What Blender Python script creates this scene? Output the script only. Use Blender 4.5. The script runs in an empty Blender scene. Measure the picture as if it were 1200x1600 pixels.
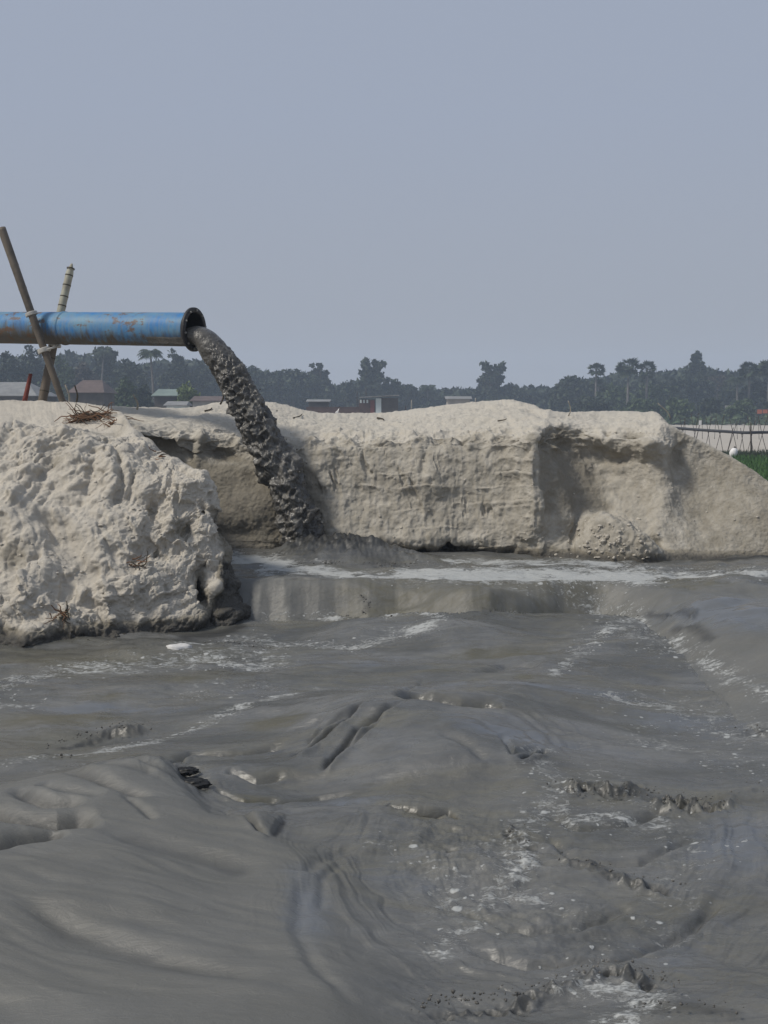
import bpy, math, random
import numpy as np
from mathutils import Vector, Matrix

R = math.radians
SC = bpy.context.scene
COL = SC.collection
rng = np.random.default_rng(7)
random.seed(7)

# ------------------------------------------------------------------ camera
F = 1700.0                      # focal length in photo pixels (1200 x 1600)
CAMZ = 1.74                     # eye height above the lower slurry
PITCH = math.atan(160.0 / F)
cam_d = bpy.data.cameras.new('camera')
cam = bpy.data.objects.new('camera', cam_d)
COL.objects.link(cam)
cam.location = (0, 0, CAMZ)
cam.rotation_euler = (R(90) - PITCH, 0, 0)
cam_d.sensor_fit = 'VERTICAL'
cam_d.sensor_height = 36.0
cam_d.lens = 36.0 * F / 1600.0
cam_d.clip_start = 0.05
cam_d.clip_end = 5000
SC.camera = cam
SC.render.resolution_x, SC.render.resolution_y = 768, 1024

# ------------------------------------------------------------------ light
SUN_EL, SUN_AZ = R(48), R(-112)     # azimuth measured from +Y towards +X : from the left, a little behind the camera
sun_d = bpy.data.lights.new('sun', 'SUN')
sun = bpy.data.objects.new('sun', sun_d)
COL.objects.link(sun)
sd = Vector((math.sin(SUN_AZ) * math.cos(SUN_EL), math.cos(SUN_AZ) * math.cos(SUN_EL), math.sin(SUN_EL)))
sun.rotation_euler = sd.to_track_quat('Z', 'Y').to_euler()
sun_d.energy = 2.85
sun_d.angle = R(9)
sun_d.color = (1.0, 0.935, 0.835)

world = bpy.data.worlds.new('World')
SC.world = world
world.use_nodes = True
wn, wl = world.node_tree.nodes, world.node_tree.links
wn.clear()
w_out = wn.new('ShaderNodeOutputWorld')
w_bg = wn.new('ShaderNodeBackground')
w_sky = wn.new('ShaderNodeTexSky')
w_sky.sky_type = 'NISHITA'
w_sky.sun_disc = False
w_sky.sun_elevation = SUN_EL
w_sky.sun_rotation = SUN_AZ
w_sky.air_density = 1.0
w_sky.dust_density = 6.0
w_sky.ozone_density = 2.0
SKY_STRENGTH = 0.08
w_bg.inputs['Strength'].default_value = SKY_STRENGTH
w_mix = wn.new('ShaderNodeMixRGB')
w_mix.inputs['Fac'].default_value = 0.90
# the dull white-grey of a sky full of winter haze (value / strength)
w_geo = wn.new('ShaderNodeTexCoord')
w_sep = wn.new('ShaderNodeSeparateXYZ')
w_ramp = wn.new('ShaderNodeValToRGB')
HK = 1.0 / SKY_STRENGTH
def hz(r, g, b): return (r * HK, g * HK, b * HK, 1)
w_ramp.color_ramp.elements[0].position = 0.0
w_ramp.color_ramp.elements[0].color = hz(0.368, 0.386, 0.426)
w_ramp.color_ramp.elements[1].position = 1.0
w_ramp.color_ramp.elements[1].color = hz(0.365, 0.425, 0.545)
e = w_ramp.color_ramp.elements.new(0.25)
e.color = hz(0.360, 0.404, 0.500)
wl.new(w_geo.outputs['Generated'], w_sep.inputs[0])
wl.new(w_sep.outputs['Z'], w_ramp.inputs[0])
wl.new(w_sky.outputs[0], w_mix.inputs[1])
wl.new(w_ramp.outputs[0], w_mix.inputs[2])
wl.new(w_mix.outputs[0], w_bg.inputs['Color'])
wl.new(w_bg.outputs[0], w_out.inputs['Surface'])

SC.view_settings.view_transform = 'Standard'
SC.view_settings.look = 'None'
SC.view_settings.exposure = 0.0
SC.view_settings.gamma = 1.0
SC.view_settings.use_curve_mapping = False
SC.cycles.use_denoising = True
SC.cycles.max_bounces = 6
SC.cycles.volume_bounces = 1

# ------------------------------------------------------------------ helpers
def at(px, py, Y):
    """photo pixel + distance -> world point"""
    s, c = math.sin(PITCH), math.cos(PITCH)
    dx, dy, dz = (px - 600.0), F * c + (800 - py) * s, -F * s + (800 - py) * c
    k = Y / dy
    return np.array((dx * k, Y, CAMZ + dz * k))

def at_z(px, py, z):
    s, c = math.sin(PITCH), math.cos(PITCH)
    dx, dy, dz = (px - 600.0), F * c + (800 - py) * s, -F * s + (800 - py) * c
    k = (z - CAMZ) / dz
    return np.array((dx * k, dy * k, z))

def proj(X, Y, Z):
    s, c = math.sin(PITCH), math.cos(PITCH)
    z = Z - CAMZ
    f = Y * c - z * s
    u = Y * s + z * c
    return 600 + F * X / f, 800 - F * u / f

_P = np.random.default_rng(11).permutation(256)
_P = np.concatenate([_P, _P, _P])
_G3 = np.array([[1,1,0],[-1,1,0],[1,-1,0],[-1,-1,0],[1,0,1],[-1,0,1],[1,0,-1],[-1,0,-1],
                [0,1,1],[0,-1,1],[0,1,-1],[0,-1,-1],[1,1,0],[-1,1,0],[0,-1,1],[0,-1,-1]], dtype=np.float32)

def pn(x, y, z=0.0):
    """3-D gradient noise, about -1..1"""
    x, y, z = np.broadcast_arrays(np.asarray(x, np.float32), np.asarray(y, np.float32), np.asarray(z, np.float32))
    xi, yi, zi = np.floor(x).astype(int), np.floor(y).astype(int), np.floor(z).astype(int)
    xf, yf, zf = x - xi, y - yi, z - zi
    xi, yi, zi = xi & 255, yi & 255, zi & 255
    f = lambda t: t * t * t * (t * (t * 6 - 15) + 10)
    u, v, w = f(xf), f(yf), f(zf)
    def g(i, j, k):
        h = _P[_P[_P[xi + i] + yi + j] + zi + k] & 15
        G = _G3[h]
        return G[..., 0] * (xf - i) + G[..., 1] * (yf - j) + G[..., 2] * (zf - k)
    L = lambda a, b, t: a + (b - a) * t
    return L(L(L(g(0,0,0), g(1,0,0), u), L(g(0,1,0), g(1,1,0), u), v),
             L(L(g(0,0,1), g(1,0,1), u), L(g(0,1,1), g(1,1,1), u), v), w)

def fbm(x, y, z=0.0, o=4, gain=0.5, lac=2.03):
    a, s = 1.0, 0.0
    for i in range(o):
        s = s + a * pn(x + 17.3 * i, y + 5.1 * i, z + 9.7 * i)
        x, y, z, a = x * lac, y * lac, z * lac, a * gain
    return s

def ridged(x, y, z=0.0, o=4, gain=0.5):
    a, s = 1.0, 0.0
    for i in range(o):
        n = 1 - np.abs(pn(x + 31.3 * i, y + 7.7 * i, z + 3.1 * i)) * 1.6
        s = s + a * n * n
        x, y, z, a = x * 2.1, y * 2.1, z * 2.1, a * gain
    return s

def worley(x, y, z=0.0, jit=0.95):
    """distance to nearest and second nearest feature point"""
    x, y, z = np.broadcast_arrays(np.asarray(x, float), np.asarray(y, float), np.asarray(z, float))
    xi, yi, zi = np.floor(x).astype(int), np.floor(y).astype(int), np.floor(z).astype(int)
    f1 = np.full(x.shape, 9.0); f2 = np.full(x.shape, 9.0)
    for i in (-1, 0, 1):
        for j in (-1, 0, 1):
            for k in (-1, 0, 1):
                a, b, c = xi + i, yi + j, zi + k
                h = _P[_P[_P[a & 255] + (b & 255)] + (c & 255)]
                px = a + 0.5 + jit * (_P[h] / 255.0 - 0.5)
                py = b + 0.5 + jit * (_P[h + 85] / 255.0 - 0.5)
                pz = c + 0.5 + jit * (_P[h + 170] / 255.0 - 0.5)
                d = np.sqrt((px - x) ** 2 + (py - y) ** 2 + (pz - z) ** 2)
                m = d < f1
                f2 = np.where(m, f1, np.minimum(f2, d))
                f1 = np.where(m, d, f1)
    return f1, f2

def sst(a, b, x):
    t = np.clip((x - a) / (b - a), 0, 1)
    return t * t * (3 - 2 * t)

def stroke(px, py, pts, w, ky=2.2, taper=True):
    """soft mask round a polyline given in photo pixels; w = half width; ky makes rows count more (foreshortening)"""
    pts = np.array(pts, float)
    best = np.full(px.shape, 1e9); tt = np.zeros(px.shape)
    n = len(pts) - 1
    for i in range(n):
        ax, ay = pts[i]; bx, by = pts[i + 1]
        dx, dy = bx - ax, (by - ay) * ky
        L2 = dx * dx + dy * dy + 1e-9
        t = np.clip(((px - ax) * dx + (py - ay) * ky * dy) / L2, 0, 1)
        d = np.hypot(px - ax - t * dx, (py - ay) * ky - t * dy)
        m = d < best
        best = np.where(m, d, best); tt = np.where(m, (i + t) / n, tt)
    g = np.exp(-(best / w) ** 2)
    if taper:
        g = g * sst(0, 0.18, tt) * sst(1, 0.82, tt)
    return g

def blob(px, py, cx, cy, rx, ry, rot=0.0):
    c, s = math.cos(rot), math.sin(rot)
    dx, dy = px - cx, py - cy
    a, b = dx * c + dy * s, -dx * s + dy * c
    return np.exp(-((a / rx) ** 2 + (b / ry) ** 2))

def link(name, me, mat, parent=None):
    o = bpy.data.objects.new(name, me)
    COL.objects.link(o)
    if mat is not None and not me.materials:
        me.materials.append(mat)
    if parent is not None:
        o.parent = parent
    return o

def tag(o, label=None, cat=None, group=None, kind=None):
    if label: o['label'] = label
    if cat: o['category'] = cat
    if group: o['group'] = group
    if kind: o['kind'] = kind
    return o

def empty(name, loc, label, cat, group=None):
    o = bpy.data.objects.new(name, None)
    o.empty_display_size = 0.1
    COL.objects.link(o)
    o.location = loc
    return tag(o, label, cat, group)

def grid_mesh(name, V, mask=None, smooth=True, closed_u=False):
    """V: (nu, nv, 3)"""
    nu, nv = V.shape[:2]
    idx = np.arange(nu * nv).reshape(nu, nv)
    if closed_u:
        idx = np.vstack([idx, idx[:1]])
    a, b, c, d = idx[:-1, :-1], idx[1:, :-1], idx[1:, 1:], idx[:-1, 1:]
    q = np.stack([a, b, c, d], -1).reshape(-1, 4)
    me = bpy.data.meshes.new(name)
    me.vertices.add(nu * nv)
    me.vertices.foreach_set('co', V.reshape(-1).astype(np.float32))
    me.loops.add(q.size)
    me.loops.foreach_set('vertex_index', q.reshape(-1).astype(np.int32))
    me.polygons.add(len(q))
    me.polygons.foreach_set('loop_start', np.arange(0, q.size, 4, dtype=np.int32))
    me.polygons.foreach_set('use_smooth', np.full(len(q), smooth))
    me.update(calc_edges=True)
    me.validate()
    return me

def soup(name, V, Fs, smooth=False):
    """V: (n,3), Fs: (m,k) faces all with k corners"""
    V = np.asarray(V, np.float32); Fs = np.asarray(Fs, np.int32)
    me = bpy.data.meshes.new(name)
    me.vertices.add(len(V)); me.vertices.foreach_set('co', V.reshape(-1))
    me.loops.add(Fs.size); me.loops.foreach_set('vertex_index', Fs.reshape(-1))
    me.polygons.add(len(Fs)); me.polygons.foreach_set('loop_start', np.arange(0, Fs.size, Fs.shape[1], dtype=np.int32))
    me.polygons.foreach_set('use_smooth', np.full(len(Fs), smooth))
    me.update(calc_edges=True)
    return me

def attr(me, name, val):
    a = me.attributes.new(name, 'FLOAT', 'POINT')
    a.data.foreach_set('value', np.ascontiguousarray(val.reshape(-1), dtype=np.float32))

def normals(V):
    du = np.gradient(V, axis=0); dv = np.gradient(V, axis=1)
    n = np.cross(du, dv)
    return n / (np.linalg.norm(n, axis=-1, keepdims=True) + 1e-9)

def cubic(P, t):
    """Catmull-Rom through P (n, ...) at parameters t in 0..n-1 (monotone-limited tangents)"""
    P = np.asarray(P, float); n = len(P)
    T = np.zeros_like(P)
    d = P[1:] - P[:-1]
    T[0], T[-1] = d[0], d[-1]
    a, b = d[:-1], d[1:]
    T[1:-1] = 0.5 * (a + b)
    i = np.clip(np.floor(t).astype(int), 0, n - 2)
    f = (t - i).reshape((-1,) + (1,) * (P.ndim - 1))
    h00 = 2*f**3 - 3*f**2 + 1; h10 = f**3 - 2*f**2 + f; h01 = -2*f**3 + 3*f**2; h11 = f**3 - f**2
    return h00 * P[i] + h10 * T[i] + h01 * P[i+1] + h11 * T[i+1]

def tube_arrays(pts, rad, seg=8, cap=True):
    """returns V, quads for a tube through pts with radii"""
    pts = np.asarray(pts, float); n = len(pts)
    rad = np.broadcast_to(np.asarray(rad, float), (n,))
    tan = np.gradient(pts, axis=0); tan /= np.linalg.norm(tan, axis=1, keepdims=True) + 1e-9
    up = np.array([0, 0, 1.0]) if abs(tan[0][2]) < 0.9 else np.array([1.0, 0, 0])
    V = []
    s = np.cross(tan[0], up); s /= np.linalg.norm(s)
    for i in range(n):
        s = s - tan[i] * np.dot(s, tan[i]); s /= np.linalg.norm(s) + 1e-9
        b = np.cross(tan[i], s)
        for k in range(seg):
            a = 2 * math.pi * k / seg
            V.append(pts[i] + rad[i] * (math.cos(a) * s + math.sin(a) * b))
    Q = []
    for i in range(n - 1):
        for k in range(seg):
            k2 = (k + 1) % seg
            Q.append((i*seg + k, i*seg + k2, (i+1)*seg + k2, (i+1)*seg + k))
    if cap:
        for base, c in ((0, pts[0]), ((n-1)*seg, pts[-1])):
            V.append(c); ci = len(V) - 1
            for k in range(0, seg):
                k2 = (k + 1) % seg
                Q.append((ci, base + k2, base + k, ci) if base == 0 else (ci, base + k, base + k2, ci))
    return np.array(V), Q

def py_mesh(name, V, faces, smooth=True):
    me = bpy.data.meshes.new(name)
    fs = []
    for f in faces:
        g = []
        for i in f:
            if i not in g: g.append(int(i))
        if len(g) > 2: fs.append(g)
    me.from_pydata([tuple(map(float, v)) for v in V], [], fs)
    if smooth:
        me.polygons.foreach_set('use_smooth', [True] * len(me.polygons))
    me.update()
    return me

def tube(name, pts, rad, mat, parent=None, seg=8, org=(0, 0, 0), smooth=True):
    V, Q = tube_arrays(np.asarray(pts, float) - np.asarray(org, float), rad, seg)
    return link(name, py_mesh(name, V, Q, smooth), mat, parent)

def boxes(name, bl, mat, parent=None):
    """bl: list of (x0,y0,z0,x1,y1,z1)"""
    V, Fq = [], []
    for (x0, y0, z0, x1, y1, z1) in bl:
        o = len(V)
        V += [(x0,y0,z0),(x1,y0,z0),(x1,y1,z0),(x0,y1,z0),(x0,y0,z1),(x1,y0,z1),(x1,y1,z1),(x0,y1,z1)]
        Fq += [tuple(o+i for i in f) for f in ((0,3,2,1),(4,5,6,7),(0,1,5,4),(1,2,6,5),(2,3,7,6),(3,0,4,7))]
    return link(name, py_mesh(name, V, Fq, False), mat, parent)

# ------------------------------------------------------------------ materials
class M:
    def __init__(s, name):
        s.m = bpy.data.materials.new(name); s.m.use_nodes = True
        s.n, s.l = s.m.node_tree.nodes, s.m.node_tree.links
        s.b = s.n['Principled BSDF']
        s.tc = s.n.new('ShaderNodeTexCoord')
    def coord(s, scale=(1, 1, 1), rot=(0, 0, 0)):
        mp = s.n.new('ShaderNodeMapping'); mp.inputs['Scale'].default_value = scale; mp.inputs['Rotation'].default_value = rot
        s.l.new(s.tc.outputs['Object'], mp.inputs[0]); return mp.outputs[0]
    def noise(s, sc, det=5, rough=0.55, vec=None, dist=0.0):
        t = s.n.new('ShaderNodeTexNoise'); t.inputs['Scale'].default_value = sc; t.inputs['Detail'].default_value = det
        t.inputs['Roughness'].default_value = rough; t.inputs['Distortion'].default_value = dist
        s.l.new(vec if vec else s.tc.outputs['Object'], t.inputs['Vector']); return t.outputs['Fac']
    def vor(s, sc, feat='F1', vec=None, rnd=1.0):
        t = s.n.new('ShaderNodeTexVoronoi'); t.feature = feat; t.inputs['Scale'].default_value = sc
        t.inputs['Randomness'].default_value = rnd
        s.l.new(vec if vec else s.tc.outputs['Object'], t.inputs['Vector']); return t.outputs['Distance']
    def ramp(s, fac, stops, interp='LINEAR'):
        r = s.n.new('ShaderNodeValToRGB'); r.color_ramp.interpolation = interp
        els = r.color_ramp.elements
        while len(els) < len(stops): els.new(0.5)
        for e_, (p, c) in zip(els, stops):
            e_.position = p; e_.color = (c, c, c, 1) if not isinstance(c, (tuple, list)) else (*c, 1)
        s.l.new(fac, r.inputs[0]); return r.outputs[0]
    def mix(s, fac, a, b, mode='MIX'):
        x = s.n.new('ShaderNodeMixRGB'); x.blend_type = mode
        for v, k in ((fac, 0), (a, 1), (b, 2)):
            if isinstance(v, (int, float)): x.inputs[k].default_value = v if k == 0 else (v, v, v, 1)
            elif isinstance(v, (tuple, list)): x.inputs[k].default_value = (*v, 1)
            else: s.l.new(v, x.inputs[k])
        return x.outputs[0]
    def math(s, op, a, b=0.0):
        x = s.n.new('ShaderNodeMath'); x.operation = op
        for v, k in ((a, 0), (b, 1)):
            if isinstance(v, (int, float)): x.inputs[k].default_value = v
            else: s.l.new(v, x.inputs[k])
        return x.outputs[0]
    def attr(s, name):
        x = s.n.new('ShaderNodeAttribute'); x.attribute_name = name; return x.outputs['Fac']
    def bump(s, h, strength=0.5, dist=0.01, prev=None):
        x = s.n.new('ShaderNodeBump'); x.inputs['Strength'].default_value = strength; x.inputs['Distance'].default_value = dist
        s.l.new(h, x.inputs['Height'])
        if prev: s.l.new(prev, x.inputs['Normal'])
        s.l.new(x.outputs[0], s.b.inputs['Normal']); return x.outputs[0]
    def set(s, key, v):
        if isinstance(v, (int, float)): s.b.inputs[key].default_value = v
        elif isinstance(v, (tuple, list)): s.b.inputs[key].default_value = (*v, 1)
        else: s.l.new(v, s.b.inputs[key])
        return s

def plain(name, col, rough=0.8, var=0.25, sc=6.0, bump=0.0, spec=0.3):
    m = M(name)
    n = m.noise(sc, 4)
    dark = tuple(c * (1 - var) for c in col); lite = tuple(min(1, c * (1 + var)) for c in col)
    m.set('Base Color', m.ramp(n, [(0.3, dark), (0.7, lite)])).set('Roughness', rough).set('Specular IOR Level', spec)
    if bump: m.bump(n, bump, 0.01)
    return m.m

# sand of the banks: pale dry crust, grey-brown damp sand, dark soaked toe; the mask holds dampness and painted shade
def sand_material(name, dry_a, dry_b):
    m = M(name)
    n1 = m.noise(1.3, 6, 0.6); n2 = m.noise(9, 8, 0.65); n3 = m.noise(60, 6, 0.7)
    dry = m.mix(n1, dry_a, dry_b)
    dry = m.mix(m.ramp(n2, [(0.35, 0.0), (0.75, 0.35)]), dry, (0.30, 0.275, 0.235))
    dry = m.mix(m.ramp(n3, [(0.62, 0.0), (0.78, 0.45)]), dry, (0.17, 0.15, 0.12))
    fl = m.noise(7, 3, 0.5, m.coord((1, 1, 0.35)))
    damp = m.mix(n2, (0.18, 0.163, 0.130), (0.27, 0.245, 0.197))
    wet_shade = m.mix(n2, (0.040, 0.038, 0.033), (0.095, 0.088, 0.076))
    w = m.attr('wet_shade')
    wn_ = m.math('ADD', w, m.math('MULTIPLY', m.math('SUBTRACT', n2, 0.5), 0.5))
    wn_ = m.math('ADD', wn_, m.math('MULTIPLY', m.math('SUBTRACT', fl, 0.5), 0.25))
    c = m.mix(m.ramp(wn_, [(0.12, 0.0), (0.5, 1.0)]), dry, damp)
    c = m.mix(m.ramp(wn_, [(0.6, 0.0), (0.95, 1.0)]), c, wet_shade)
    m.set('Base Color', c)
    m.set('Roughness', m.ramp(wn_, [(0.5, 0.95), (1.0, 0.42)])).set('Specular IOR Level', 0.25)
    b1 = m.bump(m.noise(24, 9, 0.72), 0.55, 0.03)
    m.bump(m.noise(120, 5, 0.65), 0.6, 0.007, b1)
    return m.m
SAND_NEAR = sand_material('pale_clumped_sand', (0.55, 0.510, 0.438), (0.46, 0.424, 0.362))
SAND_FAR = sand_material('pale_bank_sand', (0.55, 0.517, 0.452), (0.455, 0.424, 0.362))

def slurry_material():
    m = M('grey_slurry')
    foam, olive, wet_shade, fly = m.attr('foam'), m.attr('olive'), m.attr('wet_shade'), m.attr('silt')
    n1 = m.noise(0.8, 5, 0.6, m.coord((1, 2.6, 1)), 0.8); n2 = m.noise(4.5, 8, 0.65, m.coord((1, 3.0, 1)), 1.0)
    n3 = m.noise(240, 3, 0.6)
    grey = m.mix(m.ramp(n1, [(0.40, 0.0), (0.60, 1.0)]), (0.080, 0.080, 0.071), (0.146, 0.146, 0.139))
    warm = m.noise(0.55, 4, 0.6, m.coord((1, 3.2, 1)), 1.2)
    grey = m.mix(m.ramp(warm, [(0.48, 0.0), (0.62, 0.75)]), grey, (0.128, 0.122, 0.096))
    grey = m.mix(m.ramp(n2, [(0.42, 0.0), (0.62, 0.55)]), grey, (0.080, 0.083, 0.084))
    grey = m.mix(fly, grey, m.mix(n2, (0.118, 0.118, 0.108), (0.140, 0.139, 0.126)))
    grey = m.mix(m.ramp(n3, [(0.66, 0.0), (0.72, 0.55)]), grey, (0.03, 0.03, 0.03))
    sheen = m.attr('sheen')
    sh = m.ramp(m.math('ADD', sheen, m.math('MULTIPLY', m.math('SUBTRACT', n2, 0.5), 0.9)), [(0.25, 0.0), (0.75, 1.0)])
    grey = m.mix(m.math('MULTIPLY', sh, 0.7), grey, (0.118, 0.128, 0.142))  # cool tint in the colour stands in for reflected sky
    ol = m.math('ADD', m.math('MULTIPLY', olive, 0.9), m.math('MULTIPLY', m.math('SUBTRACT', n2, 0.5), 1.6))
    c = m.mix(m.ramp(ol, [(0.25, 0.0), (0.75, 0.8)]), grey, (0.098, 0.090, 0.058))
    dark = m.math('ADD', wet_shade, m.math('MULTIPLY', m.math('SUBTRACT', n2, 0.5), 0.3))
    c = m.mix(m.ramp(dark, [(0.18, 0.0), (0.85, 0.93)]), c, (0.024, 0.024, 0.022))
    # froth: torn rafts and scattered flecks where 'foam' is high
    big = m.noise(3.2, 3, 0.6, m.coord((1, 1.6, 1)))
    dens = m.math('MULTIPLY', foam, m.math('ADD', 0.15, m.math('MULTIPLY', big, 1.7)))
    raft = m.mix(0.45, m.noise(24, 9, 0.74, m.coord((1, 1.9, 1)), 1.4), m.noise(7, 6, 0.7, m.coord((1, 2.4, 1)), 1.0))
    r = m.math('SUBTRACT', raft, m.math('SUBTRACT', 0.655, m.math('MULTIPLY', dens, 0.255)))
    r = m.ramp(m.math('MULTIPLY', r, 14.0), [(0.0, 0.0), (1.0, 1.0)])
    def flecks(sc, k):
        t = m.n.new('ShaderNodeTexVoronoi'); t.inputs['Scale'].default_value = sc
        vec = m.n.new('ShaderNodeMixRGB'); vec.inputs[0].default_value = 0.04
        ns = m.n.new('ShaderNodeTexNoise'); ns.inputs['Scale'].default_value = sc * 0.7; ns.inputs['Detail'].default_value = 3
        mp = m.coord((1, 1.35, 1)); m.l.new(mp, ns.inputs['Vector']); m.l.new(mp, vec.inputs[1]); m.l.new(ns.outputs['Color'], vec.inputs[2])
        m.l.new(vec.outputs[0], t.inputs['Vector'])
        sp = m.n.new('ShaderNodeSeparateColor'); m.l.new(t.outputs['Color'], sp.inputs[0])
        rad = m.math('MULTIPLY', m.math('SUBTRACT', m.math('MULTIPLY', dens, k), sp.outputs[0]), 2.2)
        rad = m.math('MINIMUM', rad, m.math('ADD', 0.14, m.math('MULTIPLY', sp.outputs[1], 0.22)))
        return m.ramp(m.math('MULTIPLY', m.math('SUBTRACT', rad, t.outputs['Distance']), 12.0), [(0.0, 0.0), (0.9, 1.0)])
    fm = m.math('MAXIMUM', r, m.math('MAXIMUM', flecks(15, 0.48), flecks(34, 0.66)))
    fcol = m.mix(m.noise(110, 3), (0.26, 0.27, 0.265), (0.52, 0.53, 0.51))
    fm = m.math('MULTIPLY', fm, m.ramp(foam, [(0.03, 0.0), (0.18, 0.88)]))
    # thin milky scum round the froth
    c = m.mix(m.math('MULTIPLY', m.ramp(raft, [(0.45, 0.0), (0.62, 1.0)]), m.math('MULTIPLY', dens, 0.30)), c, (0.26, 0.265, 0.26))
    c = m.mix(fm, c, fcol)
    m.set('Base Color', c)
    rg = m.mix(m.ramp(m.noise(1.6, 4, 0.6, m.coord((1, 2, 1)), 0.6), [(0.42, 0.0), (0.60, 1.0)]), 0.17, 0.42)
    rg = m.mix(olive, rg, 0.32)
    rg = m.mix(fly, rg, 0.62)
    rg = m.mix(sh, rg, 0.11)
    rg = m.mix(wet_shade, rg, 0.5)
    rg = m.mix(fm, rg, 0.7)
    m.set('Roughness', rg).set('Specular IOR Level', 0.5)
    calm = m.math('SUBTRACT', 1.0, m.math('MULTIPLY', sh, 0.75))
    b = m.bump(m.math('MULTIPLY', m.noise(13, 9, 0.62, m.coord((1, 2.8, 1)), 1.2), calm), 0.34, 0.02)
    b = m.bump(m.math('MULTIPLY', m.noise(160, 4, 0.6), calm), 0.25, 0.003, b)
    m.bump(fm, 0.6, 0.005, b)
    return m.m
SLURRY = slurry_material()

def jet_material(name='jet_slurry', wetness=0.14):
    m = M(name)
    n = m.noise(7, 6, 0.6)
    m.set('Base Color', m.ramp(n, [(0.3, (0.045, 0.042, 0.038)), (0.52, (0.095, 0.090, 0.080)), (0.72, (0.175, 0.166, 0.148))]))
    m.set('Roughness', m.ramp(m.noise(16, 4), [(0.35, wetness), (0.7, 0.55)])).set('Specular IOR Level', 0.5)
    b = m.bump(m.noise(26, 7, 0.62), 0.5, 0.02)
    m.bump(m.noise(90, 4, 0.6), 0.35, 0.006, b)
    return m.m
JET = jet_material()
SPLASH = jet_material('splashed_mud', 0.35)

def pipe_material():
    m = M('blue_rusty_pipe')
    st = m.coord((0.5, 1, 1)); n = m.noise(5, 8, 0.68, st, 0.3)
    sep = m.n.new('ShaderNodeSeparateXYZ'); m.l.new(m.tc.outputs['Object'], sep.inputs[0])
    blue = m.mix(m.ramp(m.noise(4.5, 5, 0.6, m.coord((0.8, 1, 1))), [(0.38, 0.0), (0.62, 1.0)]), (0.028, 0.165, 0.400), (0.115, 0.250, 0.360))
    fade = m.ramp(m.noise(18, 6, 0.7, m.coord((1.4, 1, 0.25))), [(0.42, 0.0), (0.7, 0.7)])
    blue = m.mix(fade, blue, (0.17, 0.22, 0.25))
    grime = m.noise(11, 7, 0.7, m.coord((1.6, 1, 0.3)))
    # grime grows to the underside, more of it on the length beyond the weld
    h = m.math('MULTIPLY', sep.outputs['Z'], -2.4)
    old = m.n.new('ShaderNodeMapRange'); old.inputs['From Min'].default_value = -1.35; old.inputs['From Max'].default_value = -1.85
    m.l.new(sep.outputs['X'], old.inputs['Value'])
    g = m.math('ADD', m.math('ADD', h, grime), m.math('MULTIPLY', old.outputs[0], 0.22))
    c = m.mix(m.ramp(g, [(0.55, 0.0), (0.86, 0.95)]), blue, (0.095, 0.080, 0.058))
    patch = m.n.new('ShaderNodeVectorMath'); patch.operation = 'DISTANCE'; patch.inputs[1].default_value = (-1.9, 0.0, 0.2)
    mpp = m.coord((2.4, 0.0, 3.0)); m.l.new(mpp, patch.inputs[0])
    near = m.ramp(patch.outputs['Value'], [(0.25, 0.10), (0.95, 0.0)])
    rust = m.math('ADD', m.math('ADD', m.noise(9, 8, 0.7, m.coord((0.8, 1, 1.3))), near), m.math('MULTIPLY', old.outputs[0], 0.07))
    c = m.mix(m.ramp(rust, [(0.60, 0.0), (0.66, 0.85)]), c, (0.125, 0.072, 0.042))
    c = m.mix(m.ramp(m.noise(42, 4, 0.6), [(0.66, 0.0), (0.72, 0.8)]), c, (0.05, 0.035, 0.025))
    m.set('Base Color', c).set('Roughness', m.ramp(g, [(0.4, 0.55), (0.9, 0.85)])).set('Specular IOR Level', 0.3)
    m.bump(n, 0.25, 0.006)
    return m.m
PIPE = pipe_material()
IRON = plain('black_iron', (0.022, 0.020, 0.020), 0.55, 0.5, 30, 0.3, 0.4)
BOLT = plain('worn_bolt_steel', (0.22, 0.21, 0.19), 0.4, 0.3, 30)
INSIDE = plain('dark_pipe_inside', (0.012, 0.011, 0.011), 0.8, 0.3, 20)
def bamboo_material(name, ca, cb, stain, pale=False):
    m = M(name)
    st = m.noise(14, 6, 0.65, m.coord((3, 3, 0.25))); b = m.noise(4, 5, 0.6)
    c = m.mix(st, ca, cb)
    c = m.mix(m.ramp(b, [(0.42, 0.0), (0.62, 0.85)]), c, stain)
    if pale:
        sp = m.n.new('ShaderNodeSeparateXYZ'); m.l.new(m.tc.outputs['Object'], sp.inputs[0])
        zz = m.math('ADD', sp.outputs['Z'], m.math('MULTIPLY', b, 0.5))
        c = m.mix(m.ramp(m.math('MULTIPLY', zz, 0.5), [(0.45, 1.0), (0.62, 0.0)]), c, (0.12, 0.098, 0.075))
    m.set('Base Color', c).set('Roughness', 0.6).set('Specular IOR Level', 0.3)
    m.bump(st, 0.35, 0.004)
    return m.m
BAM_OLD = bamboo_material('weathered_bamboo', (0.085, 0.072, 0.058), (0.18, 0.152, 0.12), (0.05, 0.042, 0.034))
BAM_NEW = bamboo_material('pale_bamboo', (0.30, 0.30, 0.23), (0.42, 0.41, 0.33), (0.23, 0.20, 0.15), True)
NODE = plain('dark_bamboo_node', (0.06, 0.05, 0.035), 0.8, 0.4, 20)
ROPE = plain('dirty_white_rope', (0.42, 0.41, 0.38), 0.9, 0.25, 40, 0.4)
ROOT = plain('dry_brown_root', (0.15, 0.085, 0.05), 0.85, 0.45, 9, 0.4)
RED = plain('faded_red_wood', (0.17, 0.045, 0.035), 0.75, 0.35, 14, 0.3)
STICK = plain('pale_dry_stick', (0.26, 0.24, 0.20), 0.85, 0.3, 12)
FARSTICK = plain('dark_bamboo_strut', (0.060, 0.050, 0.042), 0.85, 0.3, 3)
WHITE = plain('white_plastic', (0.72, 0.71, 0.70), 0.55, 0.06, 5)
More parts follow.
